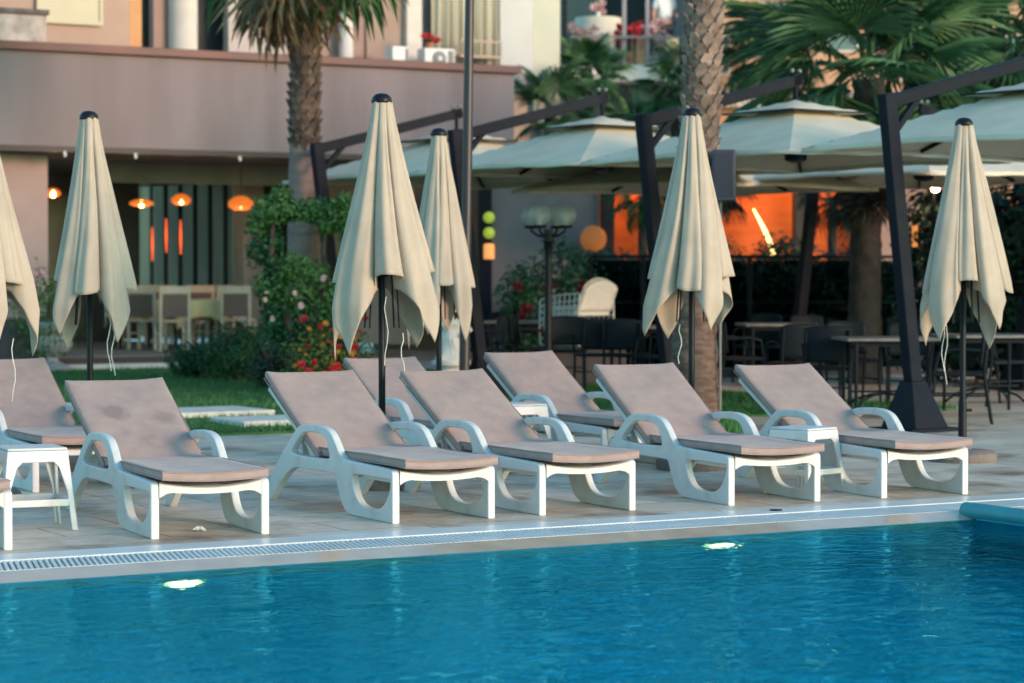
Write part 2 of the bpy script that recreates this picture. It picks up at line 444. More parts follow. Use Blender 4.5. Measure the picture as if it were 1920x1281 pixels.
def water_mat():
    m = bpy.data.materials.new('pool_water'); m.use_nodes = True
    n = m.node_tree.nodes; L = m.node_tree.links; b = n['Principled BSDF']
    tc = n.new('ShaderNodeTexCoord')
    prev = None
    for sc, st_, dist, det in ((1.2, 0.45, 0.05, 2), (3.6, 0.45, 0.022, 2), (8.5, 0.60, 0.016, 2)):
        mp = n.new('ShaderNodeMapping'); mp.inputs['Rotation'].default_value = (0, 0, R(20 + sc * 9)); mp.inputs['Scale'].default_value = (1.0, 1.35, 1)
        L.new(tc.outputs['Object'], mp.inputs[0])
        t = n.new('ShaderNodeTexNoise'); t.inputs['Scale'].default_value = sc; t.inputs['Detail'].default_value = det
        t.inputs['Distortion'].default_value = 0.6
        L.new(mp.outputs[0], t.inputs['Vector'])
        bp = n.new('ShaderNodeBump'); bp.inputs['Strength'].default_value = st_; bp.inputs['Distance'].default_value = dist
        L.new(t.outputs['Fac'], bp.inputs['Height'])
        if prev: L.new(prev, bp.inputs['Normal'])
        prev = bp.outputs[0]
    n.remove(b)
    rf = n.new('ShaderNodeBsdfRefraction'); rf.inputs['IOR'].default_value = 1.333; rf.inputs['Roughness'].default_value = 0; rf.inputs['Color'].default_value = (.38, .96, 1, 1)
    gl = n.new('ShaderNodeBsdfGlossy'); gl.inputs['Roughness'].default_value = 0.0; gl.inputs['Color'].default_value = (.08, .66, .92, 1)
    lw = n.new('ShaderNodeLayerWeight'); pw = n.new('ShaderNodeMath'); pw.operation = 'POWER'; pw.inputs[1].default_value = 5.0
    L.new(lw.outputs['Facing'], pw.inputs[0])
    fr = n.new('ShaderNodeMath'); fr.operation = 'MULTIPLY_ADD'; fr.inputs[1].default_value = .62; fr.inputs[2].default_value = .02; L.new(pw.outputs[0], fr.inputs[0])
    mx = n.new('ShaderNodeMixShader'); L.new(fr.outputs[0], mx.inputs[0]); L.new(rf.outputs[0], mx.inputs[1]); L.new(gl.outputs[0], mx.inputs[2])
    for q in (rf, gl, lw): L.new(prev, q.inputs['Normal'])
    L.new(mx.outputs[0], n['Material Output'].inputs[0])
    return m
wt = MB()
wt.add([(X0, PT - .02, -.036), (X1, PT - .02, -.036), (X1, 0.02, -.036), (X0, 0.02, -.036)], [(0, 1, 2, 3)])
struct(wt, 'water', water_mat(), smooth=False)

# underwater lamps in the far pool wall
def pool_lamp(s_, label):
    r = pool_empty('pool_lamp', label, 'pool lamp', 'underwater lamps in the pool wall')
    r.location = st(s_, -0.002, -.40); r.rotation_euler = (0, 0, AZ)
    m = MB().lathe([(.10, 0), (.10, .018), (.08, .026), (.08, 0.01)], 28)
    o = m.build('fringe_ring', glow('fringe_glow', (1.0, 0.8, 0.3), 0.6), r); o.rotation_euler = (R(90), 0, 0)  # ring glows to imitate the yellow fringe and falloff around the lens
    m = MB().lathe([(.078, 0.004), (.072, .022), (.03, .030)], 28)
    o = m.build('lens', pool_glow, r); o.rotation_euler = (R(90), 0, 0)
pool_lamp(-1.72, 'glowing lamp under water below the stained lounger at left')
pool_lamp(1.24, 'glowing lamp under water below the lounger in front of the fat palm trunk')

# teal divider wall top crossing the pool at the right
dm = mat('teal_divider_tile', (0.03, 0.30, 0.34), 0.3, c2=(0.04, 0.24, 0.28), scale=5)
m = MB()
m.tube([(2.97, .10, .002), (2.97, -1.0, .002), (2.97, -4.0, .002), (2.97, PT - .05, .002)], .05, 14)
m.bx(2.93, 3.01, PT, -.032, DEPTH, 0)
o = m.build('pool_divider', dm, None, loc=(OX, OY, 0), rz=AZ); tag(o, 'teal rounded divider wall running across the pool water at right', 'pool divider')

# lawn with blades
lawn_m = mat('lawn_soil', (0.03, 0.10, 0.025), 0.9, c2=(0.05, 0.15, 0.035), scale=2.5, bump=0.4, bscale=40)
grass_m = leafmat('grass_blade', (0.030, 0.125, 0.030), (0.055, 0.19, 0.05), 0.9, 0.35)
LT0, LT1, LS0, LS1 = 7.95, 21.3, -4.2, 9.6
m = MB(); m.bx(LS0, LS1, LT0, LT1, -.1, .02)
struct(m, 'lawn', lawn_m, smooth=False)
def blades(n, fn, name, label, m_, h=(.025, .06)):
    mb = MB()
    for _ in range(n):
        x, y, z = fn(); a = rnd.uniform(0, 2 * PI); hh = rnd.uniform(*h); w_ = rnd.uniform(.004, .008)
        dx, dy = math.cos(a) * w_, math.sin(a) * w_; lx, ly = rnd.uniform(-.03, .03), rnd.uniform(-.03, .03)
        mb.add([(x - dx, y - dy, z), (x + dx, y + dy, z), (x + lx, y + ly, z + hh)], [(0, 1, 2)])
    o = mb.build(name, m_, None, smooth=False, loc=(OX, OY, 0), rz=AZ)
    tag(o, label, 'grass', kind='stuff'); return o
STONES = [(2.50, 10.5, 1.6, .85), (3.15, 9.0, 1.6, .75), (2.1, 12.0, 1.5, .5)]
def lawn_pt():
    while True:
        x, y = rnd.uniform(LS0, LS1), LT0 + (LT1 - LT0) * rnd.random() ** 1.4
        if not any(abs(x - a) < c / 2 and abs(y - b) < d_ / 2 for a, b, c, d_ in STONES): return x, y, .018
blades(60000, lawn_pt, 'lawn_grass', 'short green lawn grass between the deck and the left terrace', grass_m)
stone_m = mat('pale_step_stone', (0.72, 0.69, 0.61), 0.85, c2=(0.6, 0.57, 0.50), scale=5, bump=0.2, bscale=20)
for (a, b, c, d_), lb in zip(STONES, ('pale stepping stone slab in the lawn, middle one of three', 'pale stepping stone slab in the lawn nearest the deck', 'pale stepping stone slab in the lawn farthest from the deck')):
    o = MB().box((0, 0, 0), (c, d_, .09)).build('stepping_stone', stone_m, None, bevel=.012, loc=st(a, b, .022), rz=AZ + R(rnd.uniform(-3, 3)))
    tag(o, lb, 'stepping stone', 'stepping stones in the lawn')

# left terrace
terr_m = mat('terrace_floor', (0.26, 0.215, 0.175), 0.6, c2=(0.21, 0.175, 0.145), scale=2)
m = MB(); m.bx(-14, 9.0, 21.55, 46, -.1, .185)
struct(m, 'terrace', terr_m, smooth=False)
m = MB(); m.bx(-14, 9.0, 21.45, 21.547, .0, .17)
struct(m, 'terrace_riser', mat('black_riser', (0.014, 0.017, 0.026), 0.5), smooth=False)
m = MB(); m.bx(-14, 9.0, 21.2, 21.445, -.05, .085)
struct(m, 'terrace_kerb', stone_m, bevel=.01)

# ================================================================== SUN LOUNGERS
OUT = [(0, 0), (.0, 0), (.50, 0), (.57, .012), (.625, .055), (.675, .14), (.705, .205), (.73, .215), (1.2, .215), (1.30, .20), (1.42, .135),
       (1.53, .04), (1.585, 0), (1.585, 0), (1.665, 0), (1.665, 0), (1.66, .03), (1.60, .115), (1.48, .24), (1.33, .36), (1.235, .43), (1.17, .462), (1.0, .470), (.87, .468), (.775, .445),
       (.715, .395), (.66, .335), (.615, .305), (.55, .297), (.06, .285), (.02, .283), (0.0, .27), (0.0, .2)]
HU = [(.026, .225), (.03, .232), (.44, .232), (.488, .226), (.492, .195), (.468, .14), (.425, .09), (.36, .064), (.27, .057), (.19, .060), (.115, .082), (.06, .13), (.032, .18)]
HA = [(.775, .30), (.79, .335), (.825, .395), (.875, .422), (1.0, .426), (1.12, .422), (1.18, .395), (1.27, .325), (1.30, .298), (1.22, .285), (.82, .285)]
def cushion_mesh(L_, W_, T_, sag=0.0, seed=0, nu=30, nv=16, puff=.003):
    """rounded slab along +x, width y, top at z=0"""
    rr = random.Random(seed); ph = [rr.uniform(0, 6) for _ in range(6)]
    def prof(q, h):                                   # edge rounding
        return h
    m = MB(); e = .010
    us = [0, e * .35, e, ] + [e + (L_ - 2 * e) * i / (nu - 1) for i in range(1, nu - 1)] + [L_ - e, L_ - e * .35, L_]
    vs_ = [-W_ / 2, -W_ / 2 + e * .35, -W_ / 2 + e] + [-W_ / 2 + e + (W_ - 2 * e) * i / (nv - 1) for i in range(1, nv - 1)] + [W_ / 2 - e, W_ / 2 - e * .35, W_ / 2]
    def zt(u, v):
        q = min(u, L_ - u, W_ / 2 - abs(v))
        edge = -e * (1 - min(1, q / e)) ** 2 * .9
        k_ = 1 - (2 * v / W_) ** 2
        wav = .0028 * math.sin(u * 9 + ph[0] + v * 3) + .0022 * math.sin(u * 17 + v * 11 + ph[1]) + .002 * math.sin(v * 19 + ph[2])
        return edge + puff * k_ * min(1, q / .06) + wav * min(1, q / .05) - sag * k_
    def zb(u, v):
        q = min(u, L_ - u, W_ / 2 - abs(v))
        return -T_ + e * (1 - min(1, q / e)) ** 2 * .9 - sag * .8 * (1 - (2 * v / W_) ** 2)
    nU, nV = len(us), len(vs_)
    m.grid(lambda i, j: Vector((us[i], vs_[j], zt(us[i], vs_[j]))), nU, nV)
    o = len(m.v)
    m.grid(lambda i, j: Vector((us[i], vs_[nV - 1 - j], zb(us[i], vs_[nV - 1 - j]))), nU, nV)
    def T(i, j): return i * nV + j
    def B(i, j): return o + i * nV + (nV - 1 - j)
    for i in range(nU - 1):
        m.f.append((T(i, 0), T(i + 1, 0), B(i + 1, 0), B(i, 0))); m.f.append((T(i + 1, nV - 1), T(i, nV - 1), B(i, nV - 1), B(i + 1, nV - 1)))
    for j in range(nV - 1):
        m.f.append((T(0, j + 1), T(0, j), B(0, j), B(0, j + 1))); m.f.append((T(nU - 1, j), T(nU - 1, j + 1), B(nU - 1, j + 1), B(nU - 1, j)))
    return m
BANG = R(28.5); HX, HZ = 1.0, .276
def stained():
    m = cush_m.copy(); m.name = 'stained_cushion'
    n = m.node_tree.nodes; L = m.node_tree.links; b = n['Principled BSDF']
    src = b.inputs['Base Color'].links[0].from_socket
    tc = n.new('ShaderNodeTexCoord'); acc = None
    nz = n.new('ShaderNodeTexNoise'); nz.inputs['Scale'].default_value = 14; L.new(tc.outputs['Object'], nz.inputs['Vector'])
    for cx, cy, rr, st_ in ((.50, .10, .085, .72), (.44, -.17, .075, .5), (.24, -.02, .05, .42), (.18, -.14, .04, .42), (.29, .08, .04, .38)):
        ds = n.new('ShaderNodeVectorMath'); ds.operation = 'DISTANCE'; L.new(tc.outputs['Object'], ds.inputs[0]); ds.inputs[1].default_value = (cx, cy, 0)
        ad = n.new('ShaderNodeMath'); ad.operation = 'MULTIPLY_ADD'; L.new(nz.outputs['Fac'], ad.inputs[0]); ad.inputs[1].default_value = .09; L.new(ds.outputs['Value'], ad.inputs[2])
        r = n.new('ShaderNodeMapRange'); r.interpolation_type = 'SMOOTHSTEP'; r.inputs[1].default_value = rr + .075; r.inputs[2].default_value = rr; r.inputs[3].default_value = 0; r.inputs[4].default_value = st_
        L.new(ad.outputs[0], r.inputs[0])
        if acc is None: acc = r.outputs[0]
        else:
            mm = n.new('ShaderNodeMath'); mm.operation = 'MAXIMUM'; L.new(acc, mm.inputs[0]); L.new(r.outputs[0], mm.inputs[1]); acc = mm.outputs[0]
    mx = n.new('ShaderNodeMix'); mx.data_type = 'RGBA'; L.new(src, mx.inputs[6]); mx.inputs[7].default_value = (.19, .13, .125, 1); L.new(acc, mx.inputs[0])
    L.new(mx.outputs[2], b.inputs['Base Color'])
    return m
STAIN = stained()
def fit(x, z): return x, z
def make_lounger():
    r = empty('sun_lounger', (0, 0, 0))
    outl = chaikin(OUT, 2)
    for sy in (1, -1):
        o = plate('side_frame', [outl, chaikin(HU, 2), chaikin(HA, 2)], .044, white, r, .007, 2); o.location = (0, sy * .288, 0)
    # foot beam, sagging in the middle, with rounded corners into the legs
    m = MB()
    def beam(i, j):
        y = -.267 + .534 * i / 24; k_ = 1 - (2 * y / .534) ** 2
        zt_ = .281 - .030 * k_; zb_ = .236 - .020 * k_ - .03 * max(0, (abs(y) - .19) / .072) ** 2
        return Vector([(-.004, y, zt_ - .006), (.006, y, zt_), (.075, y, zt_), (.075, y, zt_ - .02), (.02, y, zt_ - .02), (.02, y, zb_), (-.004, y, zb_)][j])
    m.grid(beam, 25, 7, wrap=True); m.build('foot_beam', white, r, fix=True)
    m = MB()
    for q in range(11):
        m.box((.14 + q * .083, 0, .243), (.062, .52, .016))
    for sy in (-.235, .235): m.bx(.07, 1.03, sy - .02, sy + .02, .205, .234)
    m.build('seat_slats', white, r, bevel=.004)
    bk = Matrix.Translation((HX, 0, HZ - .028)) @ Matrix.Rotation(-BANG, 4, 'Y')
    m = MB()
    for sy in (-.238, .238): m.bx(-.02, .84, sy - .016, sy + .016, -.030, -.004)
    for q in range(9): m.bx(.03 + q * .09, .095 + q * .09, -.224, .224, -.026, -.012)
    m.bx(.825, .86, -.238, .238, -.028, -.006)
    o = m.build('back_frame', white, r, bevel=.006); o.matrix_local = bk
    # prop legs under the backrest
    m = MB()
    for sy in (-.2, .2): m.bar((1.42, sy, .44), (1.30, sy, .23), .03, .02)
    m.bar((1.30, -.2, .235), (1.30, .2, .235), .025, .025); m.build('back_prop', white, r)
    o = cushion_mesh(1.10, .55, .047, .016, 3).build('seat_cushion', cush_m, r, fix=True); o.location = (-.088, 0, .343)
    o = cushion_mesh(.87, .565, .047, .004, 5).build('back_cushion', cush_m, r, fix=True)
    o.matrix_local = Matrix.Translation((HX - .012, 0, HZ)) @ Matrix.Rotation(-BANG, 4, 'Y') @ Matrix.Translation((0, 0, .044))
    pip = mat('taupe_piping', (.33, .24, .215), .8)
    for nm, L_, W_, sg in (('seat_cushion', 1.10, .55, .014), ('back_cushion', .87, .565, .004)):
        par = [c for c in r.children if c.name.startswith(nm)][0]
        for zz in (-.004, -.042):
            P = []
            for q in range(13): P.append((L_ * q / 12, -W_ / 2 + .0005, zz))
            for q in range(1, 13): v = -W_ / 2 + W_ * q / 12; P.append((L_ - .0005, v, zz - sg * (1 - (2 * v / W_) ** 2)))
            for q in range(1, 13): P.append((L_ - L_ * q / 12, W_ / 2 - .0005, zz))
            for q in range(1, 13): v = W_ / 2 - W_ * q / 12; P.append((.0005, v, zz - sg * (1 - (2 * v / W_) ** 2)))
            MB().tube(P, .0042, 6, caps=False).build('piping', pip, par)
    m = MB()
    for sy in (-.21, .21): m.tube([(.79, sy, -.045), (.80, sy, -.10), (.79, sy + .01, -.13)], .004, 6)
    return r
G = 'white sun loungers with taupe cushions along the pool'
LNG = [(-1.51, 12.02, 115.0, 'white lounger with dark stains on its taupe backrest cushion'),
       (-.36, 12.78, 119.5, 'white lounger just left of the front row centre, its clean backrest below the middle parasol'),
       (.42, 13.22, 119.0, 'white lounger, third of the front row, with its armrest overlapping the second lounger'),
       (1.51, 13.77, 115.5, 'white lounger in front of the fat palm trunk, left of the corner stool'),
       (2.45, 14.22, 115.0, 'rightmost white lounger in the front row, right of the corner stool'),
       (-2.66, 11.30, 116.0, 'white lounger cut off by the left edge, only its front leg and foot cushion showing'),
       (-2.62, 14.62, 118.0, 'white lounger behind the stool at far left, in the back row'),
       (-.10, 15.70, 119.0, 'white lounger in the back row half hidden behind the middle parasol pole'),
       (.88, 16.30, 119.0, 'white lounger in the back row between the black flag pole and the palm trunk')]
proto = make_lounger(); tag(proto, None, 'sun lounger', G)
LOUNGERS = []
for i, (x, y, a, lb) in enumerate(LNG):
    o = proto if i == 0 else copy_tree(proto)
    o.location = (x, y, 0); o.rotation_euler = (0, 0, R(a)); o['label'] = lb; LOUNGERS.append(o)
# each lounger gets its own cushion unevenness
for i, o in enumerate(LOUNGERS):
    for ch in o.children:
        if ch.name.startswith('seat_cushion') and i:
            ch.data = ch.data.copy()
            rr = random.Random(40 + i); p1, p2 = rr.uniform(0, 6), rr.uniform(0, 6)
            for v in ch.data.vertices: v.co.z += .004 * math.sin(v.co.x * 6 + p1) * math.cos(v.co.y * 7 + p2)
            ch.rotation_euler = (0, 0, R(rr.uniform(-1.0, 1.0)))
        if ch.name.startswith(('back_cushion', 'back_frame')):
            dv_ = R((-.9, .6, -.3, 1.0, -.6, .3, 1.4, -1.0, .8)[i]); pv_ = Matrix.Translation((HX, 0, HZ))
            ch.matrix_basis = pv_ @ Matrix.Rotation(-dv_, 4, 'Y') @ Matrix.Rotation(R((.6, -.5, .9, -.8, .4, 0, -.7, .5, -.4)[i]) if ch.name.startswith('back_c') else 0, 4, 'Z') @ pv_.inverted() @ ch.matrix_basis
        if ch.name.startswith('back_cushion'):
            ch.data = ch.data.copy()
            rr = random.Random(60 + i); p1 = rr.uniform(0, 6)
            for v in ch.data.vertices: v.co.z += .004 * math.sin(v.co.x * 7 + p1) * math.cos(v.co.y * 6 + p1) + .010 * (2 * v.co.y / .53) ** 2 * (v.co.x / .8) ** 2
            if i == 0:
                ch.data.materials[0] = STAIN; ch['label'] = 'taupe backrest cushion with dark damp stains'
# brown tag on the right-hand lounger
o = MB().bx(-.045, .045, -.002, .002, -.03, .03).build('cloth_tag', tag_m, LOUNGERS[4], smooth=False); o.location = (.93, .312, .33)
o2 = MB().bx(-.032, .032, -.0006, .0006, -.004, .004).build('tag_print', cream, o, smooth=False); o2.location = (0, .0030, .012)

# ================================================================== CLOSED PARASOLS
def parasol(x, y, rot, seed, label, H=2.40, strings=((12, .30),), scl=1.0):
    rr = random.Random(seed)
    r = empty('closed_parasol', (x, y, 0), 0, label, 'parasol', 'closed cream parasols among the loungers')
    m = MB(); m.tube([(0, 0, .05), (0, 0, 1.2), (0, 0, H - .03)], .0215, 14); m.build('pole', black, r)
    m = MB(); m.tube([(0, 0, .07), (0, 0, .42)], .030, 14); m.box((.04, 0, .36), (.05, .02, .02)); m.build('base_tube', black, r)
    m = MB().lathe([(.235, 0), (.24, .02), (.238, .06), (.215, .078), (.06, .085), (.045, .13), (.03, .13)], 36); m.build('base', conc, r)
    m = MB().lathe([(.060, H - .045), (.064, H - .035), (.060, H - .012), (.040, H + .008), (.012, H + .015)], 24); m.build('cap', black, r)
    a = 1.13; apex = H - .04
    N = 320; M_ = 46
    lobes = [1.0 + rr.uniform(-.16, .08) for _ in range(8)]
    shift = [rr.uniform(-.22, .22) for _ in range(8)]
    ph = [rr.uniform(0, 6.28) for _ in range(8)]
    tilt = [rr.uniform(-.06, .07) for _ in range(8)]
    def pt(i, j):
        psi = 2 * PI * j / N
        q = psi / (PI / 4); k0 = int(round(q)) % 8; fr = q - round(q)            # fr -.5.. .5 about rib k0
        c_ = max(abs(math.cos(psi)), abs(math.sin(psi)))
        lmax = a * max(1.0, .965 / c_ ** 1.0) * (1 + tilt[k0] * (1 - 4 * fr * fr))
        u = i / (M_ - 1); u = u ** .9
        l = lmax * u
        Rb = .052 + .21 * scl * min(l, 1.3) ** 1.08
        if l > 1.12: Rb -= (l - 1.12) * .10 * (0.6 + .5 * math.sin(ph[k0]))
        depth = .58 * min(1, l / .35) ** .7
        crest = abs(math.cos(fr * PI)) ** .55
        f = 1 - depth * (1 - crest)
        kk = lobes[k0] * (1 - 4 * fr * fr) + 4 * fr * fr * (lobes[k0] + lobes[(k0 + (1 if fr > 0 else -1)) % 8]) / 2
        sw = .045 * math.sin(3 * psi + ph[0]) + .040 * math.sin(13 * psi + ph[1] + 1.6 * l) + .034 * math.sin(21 * psi + ph[2] - 1.1 * l) + .018 * math.sin(37 * psi + ph[4] + 2.5 * l)
        rad = Rb * f * kk * (1 + sw * min(1, l / .4))
        th = psi + shift[k0] * (1 - 4 * fr * fr) * min(1, l) + .10 * math.sin(2 * l + ph[3])
        # crease folds: lobes lean over their neighbours a little
        th += .16 * math.sin(2 * PI * fr) * min(1, l / .6) * (1 if k0 % 2 else .6)
        z = apex - math.sqrt(max(l * l - Rb * Rb * .72, 0)) - .004 * math.sin(11 * psi + ph[5])
        th += rot
        return Vector((rad * math.cos(th), rad * math.sin(th), z))
    m = MB(); m.grid(pt, M_, N, wrap=True)
    o = m.build('canopy', cream, r); 
    sm = o.modifiers.new('cloth', 'SOLIDIFY'); sm.thickness = .004
    me = o.data
    try: me.polygons.foreach_set('use_smooth', [True] * len(me.polygons))
    except Exception: pass
    # ribs folded inside, their tips just below the hem
    for q in range(8):
        th = rot + q * PI / 4; L_ = a if q % 2 == 0 else a * 1.22
        m = MB(); c_, s_ = math.cos(th), math.sin(th)
        m.bar((.035 * c_, .035 * s_, H - .09), (.13 * c_, .13 * s_, H - .06 - L_ * .99), .018, .010)
        m.build('rib', black, r)
    # runner hub
    m = MB().lathe([(.03, 1.30), (.045, 1.31), (.045, 1.38), (.03, 1.39)], 14); m.build('runner', black, r)
    for (ang, rd, z0, ln) in strings:
        th = R(ang); p = [(rd * math.cos(th), rd * math.sin(th), z0)]
        for q in range(1, 7): p.append((rd * math.cos(th) + .012 * math.sin(q * 1.3 + ang), rd * math.sin(th) + .01 * math.cos(q * 1.1), z0 - ln * q / 6))
        MB().tube(p, .0026, 6).build('tie_cord', cord_m, r)
    return r
F = -90                                                # facing the camera
parasol(-.80, 14.78, R(F + 13), 11, 'tall cream closed parasol nearest the middle, standing between the second and third loungers', 2.41,
        ((F + 12, .17, 1.18, .42), (F + 35, .24, .96, .28)), 1.12)
parasol(px(168, 16.2), 16.2, R(F + 8), 23, 'cream closed parasol behind the stained lounger, with long loose tie cords', 2.40,
        ((F + 40, .25, 1.05, .38), (F + 46, .26, 1.0, .36)), .88)
parasol(px(-42, 13.8), 13.8, R(F - 12), 31, 'cream closed parasol cut off by the left edge of the photo', 2.42, ((F + 62, .26, .95, .36),))
parasol(px(823, 18.1), 18.1, R(F + 25), 47, 'cream closed parasol beside the black flag pole, half behind the tall middle parasol', 2.40, ((F + 30, .2, .9, .25),), .9)
parasol(px(1297, 16.2), 16.2, R(F - 10), 53, 'cream closed parasol in front of the fat palm trunk', 2.42, ((F - 25, .22, .98, .26),))
parasol(px(1806, 16.9), 16.9, R(F + 4), 67, 'rightmost cream closed parasol, in front of the slanting charcoal mast', 2.40, ((F - 42, .26, 1.0, .36), (F - 36, .27, .97, .42)))

# ================================================================== WHITE STOOLS (side tables)
def make_stool():
    r = empty('side_table', (0, 0, 0))
    h, T, B = .425, .155, .20
    m = MB(); m.bx(-T, T, -T, T, h - .014, h)
    m.build('top', white, r, bevel=.008, segs=3)
    def face_out(i):
        prof = [(-T, h - .012), (T, h - .012), (B, 0), (B - .036, 0), (B - .05, .14), (B - .075, .22), (T - .045, h - .09), (T - .07, h - .07), (-T + .07, h - .07), (-T + .045, h - .09), (-B + .075, .22), (-B + .05, .14), (-B + .036, 0), (-B, 0)]
        return prof
    for q in range(4):
        prof = [(-T, h - .013), (T, h - .013), (B - .004, 0.0), (B - .034, 0.0), (B - .052, .20), (T - .047, h - .10), (T - .075, h - .072), (-T + .075, h - .072), (-T + .047, h - .10), (-B + .052, .20), (-B + .034, 0.0), (-B + .004, 0.0)]
        o = plate('leg_frame', [prof], .018, white, r, .004, 1)
        sl = math.atan2(B - T, h)
        o.matrix_local = Matrix.Rotation(q * PI / 2, 4, 'Z') @ Matrix.Translation((0, -B + .009, 0)) @ Matrix.Rotation(-sl, 4, 'X')
    for q in range(4):
        m = MB(); m.bx(-B + .045, B - .045, -B + .035, -B + .015, .125, .162)
        o = m.build('stretcher', white, r, bevel=.004); o.rotation_euler = (0, 0, q * PI / 2)
    return r
GS = 'white plastic stools used as side tables'
s0 = make_stool(); tag(s0, 'white plastic stool at far left beside the stained lounger', 'stool', GS)
s0.location = (-2.49, 12.42, 0); s0.rotation_euler = (0, 0, R(24))
dup(s0, (1.76, 14.48, 0), R(45), 'white plastic stool seen corner-on between the two rightmost loungers', .93)
dup(s0, (px(972, 16.6), 16.6, 0), R(20), 'white plastic stool mostly hidden behind the third front lounger')

# small litter on the deck
m = MB(); rr = random.Random(3)
m.grid(lambda i, j: Vector(((i - 3) * .012 + rr.uniform(-.006, .006), (j - 3) * .012 + rr.uniform(-.006, .006), .004 + rr.uniform(0, .024) * (1 - ((i - 3) ** 2 + (j - 3) ** 2) / 20))), 7, 7)
o = m.build('paper_scrap', white, None, smooth=False, loc=(-1.60, 12.27, 0)); tag(o, 'crumpled white scrap on the deck under the foot of the stained lounger', 'paper scrap')
m = MB(); m.tube([(0, 0, .0), (0, 0, .006)], .035, 14); o = m.build('drain_cover', black, None, loc=st(2.05, .62, .004)); tag(o, 'small dark round drain cover in the coping before the right lounger', 'drain cover')

# ================================================================== CANTILEVER UMBRELLAS
def make_cantilever():
    r = empty('cantilever_umbrella', (0, 0, 0))        # origin under the canopy centre, mast on local -x
    Hf = 1.5; ZC_, ZA = 2.47, 3.0
    def cz(x, y):
        k_ = max(abs(x), abs(y)) / Hf
        e_ = min(abs(x), abs(y)) / max(abs(x), abs(y), 1e-6)
        sag = -.010 * math.sin(PI * e_) * k_              # sag between ribs
        return ZA - (ZA - ZC_) * k_ - .03 * e_ ** 2 * k_ + sag
    m = MB(); n = 25
    m.grid(lambda i, j: Vector((-Hf + 2 * Hf * i / (n - 1), -Hf + 2 * Hf * j / (n - 1), cz(-Hf + 2 * Hf * i / (n - 1), -Hf + 2 * Hf * j / (n - 1)))), n, n)
    o = m.build('canopy', canopy_m, r, smooth=False); o.modifiers.new('cloth', 'SOLIDIFY').thickness = .005
    m = MB()
    ring = []
    for k_ in range(4):
        for q in range(12):
            t = -Hf + 2 * Hf * q / 12
            ring.append([(t, -Hf), (Hf, t), (-t, Hf), (-Hf, -t)][k_])
    m.grid(lambda i, j: Vector((ring[j][0] * (1 + .002 * i), ring[j][1] * (1 + .002 * i), cz(*ring[j]) - i * (.04 + .006 * math.sin(j * 2.1)))), 2, len(ring), wrap=True)
    o = m.build('valance', canopy_m, r); o.modifiers.new('cloth', 'SOLIDIFY').thickness = .004
    m = MB(); v = .52
    m.grid(lambda i, j: Vector((-v + 2 * v * i / 8, -v + 2 * v * j / 8, cz(-v + 2 * v * i / 8, -v + 2 * v * j / 8) * 0 + ZA + .035 - .14 * max(abs(-1 + i / 4), abs(-1 + j / 4)))), 9, 9)
    o = m.build('vent_cap', canopy_m, r); o.modifiers.new('cloth', 'SOLIDIFY').thickness = .006
    m = MB()
    for a_, b_ in (((-v, -v), (v, -v)), ((v, -v), (v, v)), ((v, v), (-v, v)), ((-v, v), (-v, -v))):
        m.bar((a_[0], a_[1], ZA - .1), (b_[0], b_[1], ZA - .1), .014, .016)
    m.build('vent_piping', char, r)
    for q in range(8):
        a_ = q * PI / 4; L_ = Hf if q % 2 == 0 else Hf * math.sqrt(2)
        c_, s_ = math.cos(a_), math.sin(a_)
        ex, ey = c_ * L_ * .985, s_ * L_ * .985
        m = MB(); m.bar((c_ * .05, s_ * .05, ZA - .06), (ex, ey, cz(ex, ey) - .02), .022, .034)
        ob = m.build('rib', char, r)
        m = MB(); mx_, my_ = ex * .52, ey * .52
        m.bar((c_ * .07, s_ * .07, 2.50), (mx_, my_, cz(mx_, my_) - .035), .018, .022); m.build('strut', char, ob)
    m = MB().lathe([(.05, 2.42), (.105, 2.44), (.115, 2.49), (.09, 2.54), (.03, 2.56)], 18); m.build('hub', black, r)
    m = MB(); m.tube([(0, 0, 2.5), (0, 0, ZA + .28)], .022, 10); m.box((0, 0, ZA + .23), (.10, .07, .11)); m.build('hanger', char, r)
    m = MB()
    for sx_ in (-.05, .05): m.ball((sx_, 0, ZA + .325), .022, 10, 6)
    m.build('hanger_knobs', acgrey, r)
    m = MB(); m.bar((-1.98, 0, 2.74), (.07, 0, ZA + .245), .07, .11); m.build('arm', char, r, bevel=.008)
    m = MB(); m.bar((-1.97, 0, 2.82), (-1.62, 0, .25), .135, .10, up=(0, 1, 0)); m.build('mast', char, r, bevel=.010)
    m = MB(); m.bar((-1.93, 0, 2.45), (-1.60, 0, 2.80), .05, .05); m.build('brace', char, r)
    m = MB()
    m.bx(-1.62 - .30, -1.62 + .30, -.26, .26, 0, .03)
    z0, z1 = .03, .42
    A = [(-1.62 - .2, -.2, z0), (-1.62 + .2, -.2, z0), (-1.62 + .2, .2, z0), (-1.62 - .2, .2, z0), (-1.645 - .085, -.07, z1), (-1.645 + .085, -.07, z1), (-1.645 + .085, .07, z1), (-1.645 - .085, .07, z1)]
    m.add(A, [(0, 1, 5, 4), (1, 2, 6, 5), (2, 3, 7, 6), (3, 0, 4, 7), (4, 5, 6, 7)])
    m.build('base', char, r, bevel=.006)
    return r
GC = 'large ivory cantilever umbrellas of the restaurant'
ARM = math.atan2(.6, .8)
c0 = make_cantilever(); tag(c0, 'ivory cantilever umbrella at right, its thick mast behind the rightmost lounger', 'umbrella', GC)
c0.location = (4.69, 21.2, 0); c0.rotation_euler = (0, 0, ARM)
dup(c0, (2.80, 23.77, 0), ARM, 'ivory cantilever umbrella whose arm passes behind the fat palm trunk')
dup(c0, (.98, 26.17, 0), ARM, 'ivory cantilever umbrella right of the black flag pole, its mast beside the pole')
